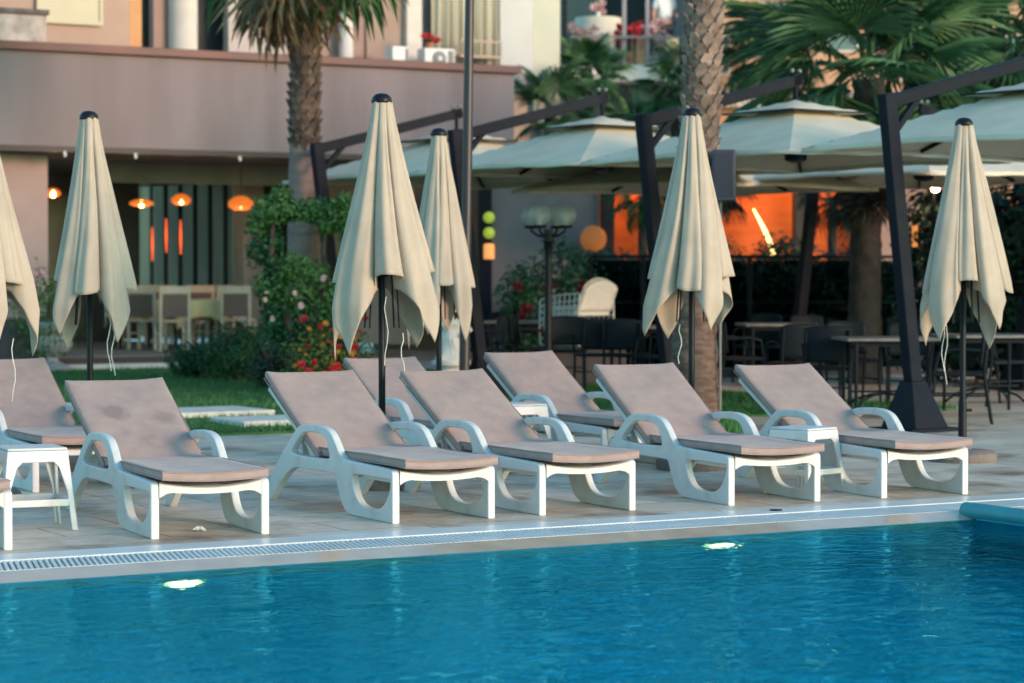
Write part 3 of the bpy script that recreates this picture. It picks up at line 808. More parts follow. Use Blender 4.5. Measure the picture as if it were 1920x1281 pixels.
dup(c0, (-.66, 28.67, 0), ARM, 'ivory cantilever umbrella farthest left, its mast rising from the topiary')
o = dup(c0, (2.10, 27.9, -.17), ARM + PI, 'lower ivory cantilever umbrella behind the others, its mast standing before the orange wall')
o.location.z = -.0; o.scale = (1.0, 1.0, .945)
o = dup(c0, (4.55, 26.6, 0), ARM + PI, 'far ivory cantilever umbrella seen under the right-hand canopy'); o.scale = (1, 1, .97)

# ================================================================== RESTAURANT CHAIRS AND TABLES
def rbox(name, x0, x1, y0, y1, z0, z1, m_, r, bev=.01): return MB().bx(x0, x1, y0, y1, z0, z1).build(name, m_, r, bevel=bev)
def make_chair():
    r = empty('restaurant_chair', (0, 0, 0))           # faces local +y
    rbox('seat', -.23, .23, -.22, .22, .42, .455, darkwicker, r, .014)
    m = MB()
    def bk(i, j):
        x = -.22 + .44 * i / 10; z = .50 + .34 * j / 8; cur = .05 * (2 * x / .44) ** 2
        return Vector((x * (1 - .06 * abs(j / 8 - .5)), -.235 - .09 * (z - .45) + cur, z - .03 * (2 * x / .44) ** 4 * (j / 8)))
    m.grid(bk, 11, 9); o = m.build('backrest', darkwicker, r); o.modifiers.new('t', 'SOLIDIFY').thickness = .018
    for sx in (-1, 1):
        MB().tube([(sx * .20, -.30, 0), (sx * .20, -.235, .40), (sx * .205, -.235, .52), (sx * .20, -.27, .80)], .014, 8).build('leg', darkwicker, r)
        MB().tube([(sx * .215, .25, 0), (sx * .21, .205, .30), (sx * .21, .20, .44)], .014, 8).build('leg', darkwicker, r)
        MB().tube([(sx * .215, .205, .44), (sx * .235, .16, .63), (sx * .24, .02, .66), (sx * .225, -.2, .65)], .014, 8).build('arm', darkwicker, r)
    m = MB(); m.bar((-.2, -.25, .25), (-.2, .215, .25), .016, .016); m.bar((.2, -.25, .25), (.21, .215, .25), .016, .016); m.bar((-.2, -.01, .25), (.2, -.01, .25), .016, .016)
    m.build('stretcher', darkwicker, r)
    return r
GCH = 'dark restaurant chairs under the umbrellas'
CH = [(1062, 27.6, 175, 'dark chair right of the globe lamp post, its back to the white woven armchair'),
      (1120, 26.4, 10, 'dark chair seen from behind, left of a close pair in front of the white armchair'),
      (1175, 26.2, -14, 'dark chair seen from behind, right of a close pair beside the pale table edge'),
      (1240, 25.6, 60, 'dark chair between the pair of chairs and the fat palm trunk'),
      (902, 28.2, 100, 'dark chair just right of the black flag pole'),
      (1000, 28.6, -80, 'dark chair tucked at the table left of the globe lamp post'),
      (950, 31.0, 180, 'dark chair behind the table left of the globe lamp post'),
      (1385, 25.2, -75, 'dark chair just right of the fat palm trunk'),
      (1420, 29.4, 150, 'dark chair behind the far table in front of the orange wall'),
      (1490, 23.6, 12, 'dark chair seen from behind, left of the long table by the charcoal mast'),
      (1553, 22.6, -8, 'dark chair at the near left corner of the long table by the charcoal mast'),
      (1600, 24.6, 190, 'dark chair across the long table by the charcoal mast'),
      (1705, 24.0, 170, 'dark chair behind the charcoal mast, at the far side of its table'),
      (1796, 21.3, 80, 'dark chair between the charcoal mast and the rightmost parasol pole'),
      (1868, 24.2, -60, 'dark chair right of the rightmost parasol, in front of the dark hedge'),
      (1530, 28.6, 200, 'dark chair in the shade below the palm with dry skirt')]
ch0 = make_chair(); tag(ch0, None, 'chair', GCH)
for i, (p, d_, a, lb) in enumerate(CH):
    o = ch0 if i == 0 else copy_tree(ch0)
    o.location = (px(p, d_), d_, 0); o.rotation_euler = (0, 0, R(a)); o['label'] = lb
def make_table(w_=.8, l_=.8):
    r = empty('restaurant_table', (0, 0, 0))
    rbox('tabletop', -l_ / 2, l_ / 2, -w_ / 2, w_ / 2, .715, .745, tabletop_m, r, .008)
    for sx in (-1, 1):
        for sy in (-1, 1):
            x, y = sx * (l_ / 2 - .10), sy * (w_ / 2 - .10)
            MB().tube([(x, y, 0), (x, y, .715)], .017, 8).build('leg', darkwicker, r)
            MB().tube([(x, y, .08), (x * .75, y * .6, .17), (x * .35, y * .2, .22), (0, 0, .23)], .012, 8).build('brace', darkwicker, r)
    MB().bar((-l_ / 2 + .1, 0, .25), (l_ / 2 - .1, 0, .25), .02, .02).build('foot_rail', darkwicker, r); MB().bx(-l_ / 2 + .08, l_ / 2 - .08, -w_ / 2 + .09, -w_ / 2 + .11, .67, .714).build('apron', darkwicker, r)
    return r
GT = 'dark restaurant tables under the umbrellas'
TB = [(1660, 21.9, 4, 'dark table with curved braces left of the thick charcoal mast'),
      (1240, 26.9, 2, 'dark table with pale edge beside the close pair of chairs'),
      (972, 29.7, 0, 'dark table left of the globe lamp post'),
      (1455, 28.2, 5, 'far dark table in front of the orange lit wall'),
      (1850, 23.0, 8, 'dark table behind the rightmost parasol')]
tb0 = make_table(.75, .85); tag(tb0, None, 'table', GT)
for i, (p, d_, a, lb) in enumerate(TB):
    o = tb0 if i == 0 else copy_tree(tb0)
    o.location = (px(p, d_), d_, 0); o.rotation_euler = (0, 0, R(a)); o['label'] = lb

# white woven armchair, seen from its left side
o = MB().bx(-.55, .55, -.45, .45, 0, .42).build('platform', lowwall_m, None, bevel=.01, loc=(px(1085, 29), 29, 0)); tag(o, 'low dark platform carrying the white woven armchair', 'platform')
r = empty('white_armchair', (px(1085, 29), 29, .42), R(48), 'tall white woven armchair turned sideways behind the dark chairs', 'armchair')
def lattice(fn, nu, nv, name, t=.02):
    m = MB()
    for i in range(nu):
        pts = [fn(i / (nu - 1), j / 14) for j in range(15)]; m.tube(pts, .010, 5)
    for j in range(nv):
        pts = [fn(i / 14, j / (nv - 1)) for i in range(15)]; m.tube(pts, .010, 5)
    return m.build(name, whitewicker, r)
lattice(lambda u, v: (-.30 + .60 * u, -.22 - .12 * v + .03 * math.cos(PI * (u - .5)), .45 + .40 * v - .10 * (2 * u - 1) ** 2 * v), 11, 14, 'backrest')
o = MB().grid(lambda i, j: Vector((-.30 + .6 * i / 8, -.235 - .12 * j / 6, .45 + .38 * j / 6 - .10 * (i / 4 - 1) ** 2 * j / 6)), 9, 7).build('back_panel', whitewicker, r); o.modifiers.new('t', 'SOLIDIFY').thickness = .012
for sx in (-1, 1):
    lattice(lambda u, v: (sx * (.31 + .015 * math.sin(PI * v)), -.28 + .62 * u, .05 + (.62 - .08 * u * u) * v), 9, 8, 'arm_panel')
rbox('seat', -.29, .29, -.25, .32, .40, .45, whitewicker, r, .02)
rbox('cushion', -.27, .27, -.2, .30, .453, .52, mat('white_cushion', (.7, .7, .68), .9), r, .03)

# ================================================================== LAMP POST, FLAG POLE, LOUDSPEAKER, STATUE, URN
LD = 26.0
r = empty('globe_lamp_post', (px(1028, LD), LD, 0), 0, 'black lamp post with a cluster of clear glass globes', 'lamp post')
zt = pz(430, LD)
MB().lathe([(.13, 0), (.13, .03), (.08, .06), (.06, .2), (.05, .24), (.042, .5), (.038, 1.5), (.05, zt - .14), (.06, zt - .13), (.05, zt - .05), (.05, zt)], 16).build('post', black, r)
zg = pz(405, LD)
for q in range(4):
    a_ = R(45 + 90 * q) + .3; c_, s_ = math.cos(a_) * .205, math.sin(a_) * .205
    ar = MB(); ar.tube([(0, 0, zt - .08), (c_ * .6, s_ * .6, zt - .07), (c_, s_, zt - .02), (c_, s_, zt + .02)], .014, 8); ar.lathe([(.02, zt + .005), (.075, zt + .012), (.08, zt + .035), (.06, zt + .04)], 14, (c_, s_, 0))
    ao = ar.build('arm', black, r)
    MB().ball((c_, s_, zt + .15), .118, 18, 12).build('globe', globe_m, r)
    MB().tube([(c_, s_, zt + .04), (c_, s_, zt + .15)], .030, 10).build('bulb', acm, r)
FD = 21.0
r = empty('flag_pole', (px(869, FD), FD, 0), 0, 'tall thin black flag pole rising out of the top of the photo', 'flag pole')
MB().tube([(0, 0, 0.02), (.03, 0, 2.0), (.075, 0, 5.2)], [.048, .044, .036], 16).build('shaft', mat('plum_pole', (0.030, 0.022, 0.028), .35), r)
MB().lathe([(.16, 0), (.16, .02), (.07, .03), (.055, .12)], 18).build('foot_plate', black, r)

r = empty('garden_statue', (px(846, 25.0), 25.0, 0), 0, 'small white stone garden statue behind the back row of loungers', 'statue')
r.scale = (1.35, 1.35, 1.12)
MB().lathe([(.17, 0), (.17, .05), (.12, .08), (.11, .30), (.15, .34), (.15, .38)], 20).build('pedestal', statue_m, r)
rs = random.Random(5)
def fig(i, j):
    z = i / 22; a_ = 2 * PI * j / 20
    rad = [.115, .12, .118, .11, .10, .095, .098, .10, .105, .10, .085, .078, .085, .098, .105, .09, .05, .035, .05, .058, .056, .04, .008][i]
    rad *= 1 + .10 * math.sin(5 * a_ + z * 9) * (1 if z < .65 else .25) + .05 * math.sin(9 * a_ + 2)
    return Vector((rad * math.cos(a_) + .02 * math.sin(z * 6), rad * .8 * math.sin(a_), .38 + .54 * z))
m = MB(); m.grid(fig, 23, 20, wrap=True); m.tube([(.09, 0, .74), (.14, -.03, .66), (.10, -.1, .60)], [.03, .026, .02], 8); m.tube([(-.08, 0, .75), (-.13, -.02, .68), (-.12, -.05, .82)], [.03, .026, .018], 8)
m.build('figure', statue_m, r)

UD = 32.6
ux = px(96, UD)
r = empty('garden_urn', (ux, UD, 0), 0, 'grey stone urn planter on a pedestal at the left terrace edge', 'urn')
MB().lathe([(.26, 0), (.26, .06), (.20, .09), (.10, .14), (.085, .20), (.12, .25), (.2, .28), (.255, .36), (.25, .44), (.235, .50), (.27, .52), (.35, .62), (.36, .66), (.33, .68), (.30, .66)], 30).build('bowl', urn_m, r)
m = MB()
for q in range(22):
    a_ = 2 * PI * q / 22; m.tube([(.20 * math.cos(a_), .20 * math.sin(a_), .285), (.262 * math.cos(a_), .262 * math.sin(a_), .36), (.245 * math.cos(a_), .245 * math.sin(a_), .49)], .022, 6)
m.build('fluting', urn_m, r)

# ================================================================== FOLIAGE
def leaf_cloud(mb, c, rad, n, size, seed, shell=.55, flat=(1, 1, 1), asp=.5):
    rr = random.Random(seed); c = Vector(c)
    lumps = [(Vector((rr.gauss(0, 1), rr.gauss(0, 1), rr.gauss(0, 1))).normalized(), rr.uniform(.75, 1.18)) for _ in range(9)]
    for _ in range(n):
        d_ = Vector((rr.gauss(0, 1), rr.gauss(0, 1), rr.gauss(0, 1))).normalized()
        k_ = 1.0
        for l, s_ in lumps:
            q = d_.dot(l)
            if q > .72: k_ += (s_ - 1) * (q - .72) / .28 * 1.6
        rd = rad * k_ * (shell + (1 - shell) * rr.random() ** .6) * rr.uniform(.93, 1.06)
        p = c + Vector((d_.x * rd * flat[0], d_.y * rd * flat[1], d_.z * rd * flat[2]))
        nrm = (d_ + Vector((rr.uniform(-.9, .9), rr.uniform(-.9, .9), rr.uniform(-.5, 1.0)))).normalized()
        t = nrm.cross(Vector((rr.uniform(-1, 1), rr.uniform(-1, 1), rr.uniform(-1, 1)))).normalized(); b = nrm.cross(t)
        L_ = size * rr.uniform(.7, 1.4); W_ = L_ * asp
        mb.add([p - t * L_ / 2, p + b * W_ / 2 + nrm * L_ * .06, p + t * L_ / 2, p - b * W_ / 2 + nrm * L_ * .06], [(0, 1, 2, 3)])
    return mb
def flowers(name, pts, m_, parent, size=.05, seed=1):
    """each bloom is a part of its own: two rings of cupped petals, tilted at random"""
    rr = random.Random(seed); metas = []
    for k_ in range(3):
        mb = MB()
        for ring, (npet, up, ln) in enumerate(((7, .35, 1.0), (5, 1.1, .75))):
            for q in range(npet):
                a_ = 2 * PI * q / npet + ring * .4; t = Vector((math.cos(a_), math.sin(a_), up)).normalized() * size * ln * rr.uniform(.8, 1.1)
                e_ = Vector((-math.sin(a_), math.cos(a_), 0)) * size * .42
                mb.add([(0, 0, 0), tuple(t * .6 + e_), tuple(t + Vector((0, 0, size * .15))), tuple(t * .6 - e_)], [(0, 1, 2, 3)])
        o = mb.build(name, m_, parent, smooth=False); metas.append(o)
    for i, p in enumerate(pts):
        o = metas[i] if i < 3 else metas[i % 3].copy()
        if i >= 3: col.objects.link(o)
        o.location = p; o.rotation_euler = (rr.uniform(.3, 1.5), rr.uniform(-.5, .5), rr.uniform(-.7, .7)); q = rr.uniform(.7, 1.2); o.scale = (q, q, q)

# topiary shrub with a foliage arch, in front of the tall palm
TD = 26.2
def tp(p, q, dd=0.0): return Vector((px(p, TD + dd) - px(556, TD), dd, pz(q, TD + dd)))
r = empty('topiary_shrub', (px(556, TD), TD, 0), 0, 'clipped green shrub with an arch of foliage in front of the tall palm trunk', 'shrub')
mb = MB()
for i, (p, q, rd, n, fl) in enumerate(((505, 398, .24, 700, (1, 1, .8)), (545, 394, .20, 600, (1.1, 1, .7)), (590, 396, .22, 650, (1.1, 1, .75)), (628, 404, .22, 600, (1, 1, .85)), (486, 425, .18, 400, (1, 1, 1)), (655, 425, .2, 400, (1, 1, 1)),
                                       (610, 425, .14, 300, (1, 1, .8)), (528, 366, .14, 260, (1, 1, .9)), (645, 380, .15, 260, (1, 1, .9)),
                                       (548, 503, .23, 750, (1, 1, .8)), (592, 515, .2, 500, (1, 1, .8)), (505, 540, .22, 550, (1, 1, 1)), (560, 550, .27, 800, (1, 1, 1)), (610, 560, .24, 600, (1, 1, 1)))):
    leaf_cloud(mb, tp(p, q, rnd.uniform(-.12, .12)), rd, n, .05, 100 + i, fl and .35, fl)
mb.build('foliage', leaf_m, r, smooth=False)
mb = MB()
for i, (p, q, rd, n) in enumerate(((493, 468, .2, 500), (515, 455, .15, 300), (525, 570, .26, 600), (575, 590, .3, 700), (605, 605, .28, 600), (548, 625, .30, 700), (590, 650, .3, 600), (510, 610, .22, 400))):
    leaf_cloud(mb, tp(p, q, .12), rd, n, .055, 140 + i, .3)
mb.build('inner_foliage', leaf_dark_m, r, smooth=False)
mb = MB()
mb.tube([tp(555, 735), tp(550, 640), tp(530, 560), tp(508, 480), tp(512, 420)], [.07, .06, .045, .035, .02], 8)
mb.tube([tp(560, 735), tp(580, 620), tp(612, 530), tp(606, 470), tp(612, 420)], [.06, .05, .035, .03, .02], 8)
mb.build('trunk', bark_m, r)
rr = random.Random(9)
flowers('pink_flower', [tp(rr.uniform(495, 620), rr.uniform(515, 610), -.28) for _ in range(6)], pink_m, r, .045)

# round dark bushes
def bush(name, label, p, d_, q_top, q_bot, wpx, m_, n, seed, size=.05, blobs=6, cat='bush', group=None):
    r = empty(name, (px(p, d_), d_, 0), 0, label, cat, group); rr = random.Random(seed)
    h = pz(q_top, d_); W_ = wpx / 4508 * d_ / 2
    mb = MB()
    for i in range(blobs):
        x = -W_ * .6 + 1.2 * W_ * i / max(1, blobs - 1); hh = h * (1 - .35 * (x / W_) ** 2) * rr.uniform(.88, 1.04)
        leaf_cloud(mb, (x, rr.uniform(-.15, .15), hh * .52), hh * .52, n // blobs, size, seed * 10 + i, .45, (min(1.5, W_ * .6 / (hh * .5) + .25), 1, .96))
    mb.build('foliage', m_, r, smooth=False)
    mb = MB()
    for i in range(5): a_ = rr.uniform(0, 6.28); mb.tube([(.05 * math.cos(a_), .05 * math.sin(a_), 0), (.2 * math.cos(a_), .2 * math.sin(a_), h * .5), (.3 * math.cos(a_), .25 * math.sin(a_), h * .8)], [.025, .018, .008], 6)
    mb.build('stems', bark_m, r)
    return r
bush('round_bush', 'large rounded dark green bush on the lawn before the cream chairs', 452, 29.5, 598, 703, 140, leaf_dark_m, 5200, 3, .05)
bush('small_bush', 'smaller dark green bush at the left of the large rounded one', 362, 30.2, 632, 700, 72, leaf_dark_m, 2200, 4, .045, 4)
bush('low_bush', 'low dark bush at the foot of the topiary', 540, 27.5, 640, 716, 120, leaf_black_m, 3000, 5, .05)
r = bush('flower_bed', 'flower bed with red and yellow blooms beside the topiary', 618, 26.0, 588, 742, 130, leaf_flower_m, 4200, 6, .045, 6, 'flower bed')
rr = random.Random(77)
flowers('red_flower', [(rr.uniform(-.28, .42), -rr.uniform(.28, .5), rr.uniform(.25, .85)) for _ in range(30)], red_m, r, .05, 2)
flowers('orange_flower', [(rr.uniform(-.35, .3), -rr.uniform(.25, .45), rr.uniform(.2, .8)) for _ in range(18)], orange_m, r, .036, 3)
r = bush('rose_bush', 'rose bush with pink blooms standing in the stone urn', 75, UD, 478, 605, 95, leaf_m, 2200, 8, .055, 4)
for ch in r.children: ch.location.z = 0
flowers('rose', [(rr.uniform(-.35, .2), -.35 + rr.uniform(-.1, .1), rr.uniform(1.1, 1.5)) for _ in range(9)], pink_m, r, .08, 5)
# palms --------------------------------------------------------------
def fan_leaf(mb, M, R_, n=26, spread=R(250), droop=.35, petiole=.9, rr=rnd, width=1.0):
    """fan leaf: petiole along local +x from the origin, blades radiating from its end"""
    pw = .022
    def add(pts, f): mb.add([M @ Vector(p) for p in pts], f)
    add([(0, -pw, 0), (0, pw, 0), (petiole * .5, pw * .8, .05), (petiole * .5, -pw * .8, .05), (petiole, pw * .6, 0), (petiole, -pw * .6, 0)], [(0, 1, 2, 3), (3, 2, 4, 5)])
    for i in range(n):
        a_ = -spread / 2 + spread * (i + .5) / n
        da = spread / n * .5
        L_ = R_ * (.78 + .22 * math.cos(a_ * .5)) * rr.uniform(.9, 1.05)
        def pt(q, s_, up):
            rr_ = L_ * q; aa = a_ + s_
            return (petiole + rr_ * math.cos(aa), rr_ * math.sin(aa), up - droop * R_ * q ** 2.2 * (.6 + .4 * abs(math.sin(a_))))
        e_ = rr.uniform(0, .5)
        tip = Vector(pt(1.0, 0, 0)); tip.z -= e_ * droop * R_ * .8
        add([pt(.03, 0, 0), pt(.5, -da * .72 * width, -.012), pt(.5, 0, .02), pt(.5, da * .72 * width, -.012), pt(.78, -da * .36 * width, 0), pt(.78, da * .36 * width, 0), tuple(tip)],
            [(0, 1, 2), (0, 2, 3), (1, 4, 2), (2, 5, 3), (2, 4, 6), (2, 6, 5)])
def crown(mb, c, n, R_, seed, el0=-50, el1=80, petiole=.9, droop=.35, nb=26, az=None):
    rr = random.Random(seed); c = Vector(c)
    for i in range(n):
        a_ = 2.399963 * i + rr.uniform(-.3, .3) if az is None else R(rr.uniform(*az))
        el = R(el0 + (el1 - el0) * (i + .5) / n + rr.uniform(-8, 8))
        M = Matrix.Translation(c) @ Matrix.Rotation(a_, 4, 'Z') @ Matrix.Rotation(-el, 4, 'Y') @ Matrix.Rotation(rr.uniform(-.5, .5), 4, 'X')
        sc = rr.uniform(.8, 1.15)
        fan_leaf(mb, M, R_ * sc, nb, R(rr.uniform(200, 270)), droop * rr.uniform(.6, 1.5), petiole * sc, rr)
    return mb
def boots(mb, rfun, z0, z1, dz, n, seed, out=.05, h=.13, cx=lambda z: (0, 0)):
    rr = random.Random(seed); z = z0; row = 0
    while z < z1:
        for q in range(n):
            a_ = 2 * PI * (q + .5 * (row % 2)) / n + rr.uniform(-.06, .06); rd = rfun(z); hh = h * rr.uniform(.8, 1.2); wd = PI * rd / n * 1.02
            ox, oy = cx(z)
            e = Vector((math.cos(a_), math.sin(a_), 0)); t = Vector((-e.y, e.x, 0)); b = Vector((ox, oy, z)) + e * rd * .96
            o_ = out * rr.uniform(.6, 1.3)
            A = [b - Vector((0, 0, hh * .7)), b - t * wd + e * o_ * .3, b + t * wd + e * o_ * .3, b + Vector((0, 0, hh * .55)) + e * o_ - t * wd * .35, b + Vector((0, 0, hh * .55)) + e * o_ + t * wd * .35,
                 b + Vector((0, 0, hh * .5)) - t * wd * .4, b + Vector((0, 0, hh * .5)) + t * wd * .4]
            mb.add(A, [(0, 2, 1), (1, 2, 4, 3), (3, 4, 6, 5), (1, 3, 5), (2, 6, 4)])
        z += dz; row += 1
    return mb
def trunk_mesh(pts, rads, n=28, ring=.0, seed=0, steps=70):
    rr = random.Random(seed); m = MB(); pts = [Vector(p) for p in pts]; K = len(pts) - 1
    def at_(u):
        i = min(int(u * K), K - 1); f = u * K - i; return pts[i].lerp(pts[i + 1], f), rads[i] * (1 - f) + rads[i + 1] * f
    jit = [rr.uniform(-1, 1) for _ in range(steps)]
    def g_(i, j):
        p, rd = at_(i / (steps - 1)); a_ = 2 * PI * j / n
        rd += ring * jit[i] + .006 * math.sin(5 * a_ + i * .7)
        return p + Vector((rd * math.cos(a_), rd * math.sin(a_), 0))
    m.grid(g_, steps, n, wrap=True); return m
# palm 1: tall, behind the topiary
PD = 28.0
r = empty('tall_palm', (px(568, PD), PD, 0), 0, 'tall palm with rough dark upper trunk and dry hanging fronds at top left', 'palm tree')
trunk_mesh([(0, 0, 0), (0, 0, 1.2), (0, 0, 2.6), (.02, 0, 3.9), (.05, 0, 5.6)], [.24, .185, .155, .16, .17], seed=2, ring=.004).build('trunk', mat('pink_trunk', (.30, .21, .185), .9, c2=(.22, .15, .13), scale=5, bump=.5, bscale=14, stretch=(1, 1, 4)), r)
boots(MB(), lambda z: .165, 2.85, 5.5, .105, 9, 5, .055, .13, lambda z: (.02 + .02 * (z - 3), 0)).build('leaf_bases', boot_dark_m, r, smooth=False)
mb = MB(); crown(mb, (.05, 0, 5.35), 13, .95, 11, -80, -42, .6, .30, 24, az=(125, 265)); crown(mb, (.05, 0, 5.1), 4, .7, 15, -88, -70, .35, .25, 22)
mb.build('dead_fronds', frond_dry_m, r, smooth=False)
mb = MB(); crown(mb, (.05, 0, 5.75), 30, 1.05, 12, -40, 75, .85, .3, 26); crown(mb, (.05, 0, 5.42), 6, .95, 18, -50, -8, .7, .4, 26, az=(-60, 45)); crown(mb, (.02, 0, 5.0), 5, .55, 19, -88, -76, .25, .3, 22, az=(-130, -50)); mb.build('crown', frond_m, r, smooth=False)
# palm 2: fat trunk on the deck
QD = 22.0
r = empty('fat_palm', (px(1304, QD), QD, 0), 0, 'fat palm trunk with diamond leaf scars growing from the deck behind the loungers', 'palm tree')
trunk_mesh([(0, 0, 0), (-.01, 0, .35), (.0, 0, 1.2), (.03, 0, 2.4), (.09, 0, 4.2), (.15, 0, 5.6)], [.235, .215, .19, .165, .165, .18], seed=4, ring=.006, steps=150).build('trunk', trunk_m, r)
boots(MB(), lambda z: .165, 2.15, 5.5, .092, 9, 8, .045, .115, lambda z: (.03 + (z - 2.4) * .033, 0)).build('leaf_bases', boot_m, r, smooth=False)
mb = MB(); crown(mb, (.15, 0, 5.9), 30, 1.1, 22, -30, 75, .9, .3, 24); mb.build('crown', frond_m, r, smooth=False)
MB().tube([(.22, -.10, .0), (.215, -.14, .8), (.22, -.12, 1.6), (.21, -.1, 2.4)], .012, 8).build('cable', acgrey, r)
# loudspeaker strapped to it
z0, z1 = pz(376, 21.6), pz(280, 21.6)
r = empty('loudspeaker', (px(1357, 21.75), 21.75, 0), R(-8), 'flat dark grey loudspeaker box fixed to the fat palm trunk', 'loudspeaker')
MB().bx(-.105, .105, -.08, .08, z0, z1).build('cabinet', mat('speaker_grey', (.055, .055, .072), .55, c2=(.07, .07, .09), scale=8), r, bevel=.012)
MB().bx(-.085, .085, -.088, -.081, z0 + .03, z1 - .03).build('grille', mat('speaker_grille', (.045, .045, .06), .7), r, bevel=.003)
MB().bar((-.15, .10, (z0 + z1) / 2), (0, .07, (z0 + z1) / 2), .04, .05).build('bracket', black, r)
# planter grass round the fat palm
def bed_pt():
    a_, q = rnd.uniform(0, 2 * PI), math.sqrt(rnd.random())
    x, y = 1.05 + 1.0 * q * math.cos(a_), 20.6 + 1.25 * q * math.sin(a_)
    dx, dy = x - OX, y - OY
    return dx * CA + dy * SA, -dx * SA + dy * CA, .004
blades(7000, bed_pt, 'bed_grass', 'dark green ground cover around the foot of the fat palm', grass_m, (.04, .12))
m = MB(); m.grid(lambda i, j: Vector((1.05 + 1.02 * i / 6 * math.cos(2 * PI * j / 30), 20.6 + 1.27 * i / 6 * math.sin(2 * PI * j / 30), .006 - .0 * i)), 7, 30, wrap=True)
struct(m, 'planting_bed', lawn_m, at_pool=False)
# big fan palm at right with dry skirt
BD = 29.0
r = empty('fan_palm', (px(1622, BD), BD, 0), 0, 'big fan palm with wide green crown and dry skirt above the umbrellas', 'palm tree')
zc = pz(150, BD)
trunk_mesh([(0, 0, 0), (0, 0, 1.2), (.02, 0, 2.4), (.04, 0, zc)], [.22, .19, .18, .19], seed=6, ring=.01).build('trunk', mat('dark_trunk', (.035, .03, .028), .9, c2=(.06, .05, .042), scale=8, bump=.6, bscale=20), r)
mb = MB(); crown(mb, (.04, 0, zc - .1), 16, .6, 31, -88, -62, .35, .25, 22); crown(mb, (.02, 0, 2.55), 18, .42, 33, -88, -50, .3, .2, 20); mb.build('dry_skirt', leafmat('dark_dry_frond', (.075, .055, .04), (.045, .04, .035), 1.5, .4), r, smooth=False)
mb = MB(); crown(mb, (.04, 0, zc + .05), 30, 1.0, 32, -38, 82, .85, .32, 34); mb.build('crown', frond_m, r, smooth=False)
# palm cut by the right edge
r = empty('edge_palm', (px(1925, 31), 31, 0), 0, 'fan palm cut off by the right edge, its fronds hanging over the umbrella arm', 'palm tree')
zc = pz(70, 31)
trunk_mesh([(0, 0, 0), (0, 0, zc)], [.2, .17], seed=7).build('trunk', MATS['dark_trunk'], r)
mb = MB(); crown(mb, (0, 0, zc), 24, 1.0, 41, -60, 80, .8, .4, 28); mb.build('crown', frond_m, r, smooth=False)
for (p, q, d_, sd_, n, lb) in ((1440, 105, 44.0, 91, 20, 'finer fan palm rising between the fat palm trunk and the big fan palm'), (1775, 95, 33.5, 93, 22, 'dense dark fan palm between the big fan palm and the right edge palm')):
    r = empty('fan_palm', (px(p, d_), d_, 0), 0, lb, 'palm tree'); zc = pz(q, d_)
    trunk_mesh([(0, 0, 0), (0, 0, zc)], [.17, .14], seed=sd_).build('trunk', MATS['dark_trunk'], r)
    mb = MB(); crown(mb, (0, 0, zc), n, .72, sd_, -55, 80, .55, .45, 34); mb.build('crown', leafmat('dark_frond', (.018, .062, .032), (.04, .10, .045), 1.2, .4), r, smooth=False)
# palm partly behind the fat trunk
r = empty('slim_palm', (px(1275, 36), 36, 0), 0, 'slim fan palm mostly hidden behind the fat palm trunk', 'palm tree')
zc = pz(165, 36)
trunk_mesh([(0, 0, 0), (0, 0, zc)], [.17, .14], seed=9).build('trunk', MATS['dark_trunk'], r)
mb = MB(); crown(mb, (0, 0, zc), 18, .42, 51, -55, 80, .35, .35, 26); mb.build('crown', frond_m, r, smooth=False)
# young fan palms beside the mauve wall
for (p, q, d_, n, R_, sd_, lb) in ((1100, 128, 40.0, 22, .45, 61, 'bushy fan palm in front of the upstairs terrace'),
                                   (1030, 205, 39.0, 14, .56, 63, 'young fan palm with arching fronds beside the mauve wall end'),
                                   (1195, 232, 39.5, 15, .48, 65, 'low dark fan palm above the arm of the middle cantilever umbrella')):
    r = empty('young_palm', (px(p, d_), d_, 0), 0, lb, 'palm tree', 'young fan palms behind the umbrellas')
    zc = pz(q, d_)
    trunk_mesh([(0, 0, 0), (.05, 0, zc * .5), (0, 0, zc)], [.12, .10, .09], seed=sd_).build('trunk', MATS['dark_trunk'], r)
    mb = MB(); crown(mb, (0, 0, zc - .1), n, R_, sd_, -35, 80, R_ * .85, .3, 26); mb.build('crown', frond_m, r, smooth=False)

# ================================================================== RIGHT BACKGROUND: glass fence, hedges, orange wall, neon, lanterns
def facing(p0, d0, p1, d1):
    a = Vector((px(p0, d0), d0, 0)); b = Vector((px(p1, d1), d1, 0)); v = b - a
    return a, math.atan2(v.y, v.x), v.length
a, rz, L_ = facing(1105, 31.0, 1700, 31.6)
r = empty('glass_fence', a, rz, 'dark tinted glass fence behind the restaurant tables', 'fence')
npan = 6
for i in range(npan):
    x0, x1 = L_ * i / npan + .04, L_ * (i + 1) / npan - .04
    MB().bx(x0, x1, -.008, .008, .10, 1.50).build('pane', fence_glass_m, r, smooth=False)
    rbox('post', x0 - .065, x0 - .015, -.03, .03, 0, 1.56, char, r, .004)
MB().bx(-.03, L_ + .02, -.02, .02, 1.53, 1.57).build('top_rail', char, r)
MB().bx(0, L_, .05, .075, .94, .97).build('mid_rail', mat('pale_rail', (.30, .34, .36), .5), r)
MB().bx(0, L_, -.025, .025, .0, .09).build('kerb', lowwall_m, r)
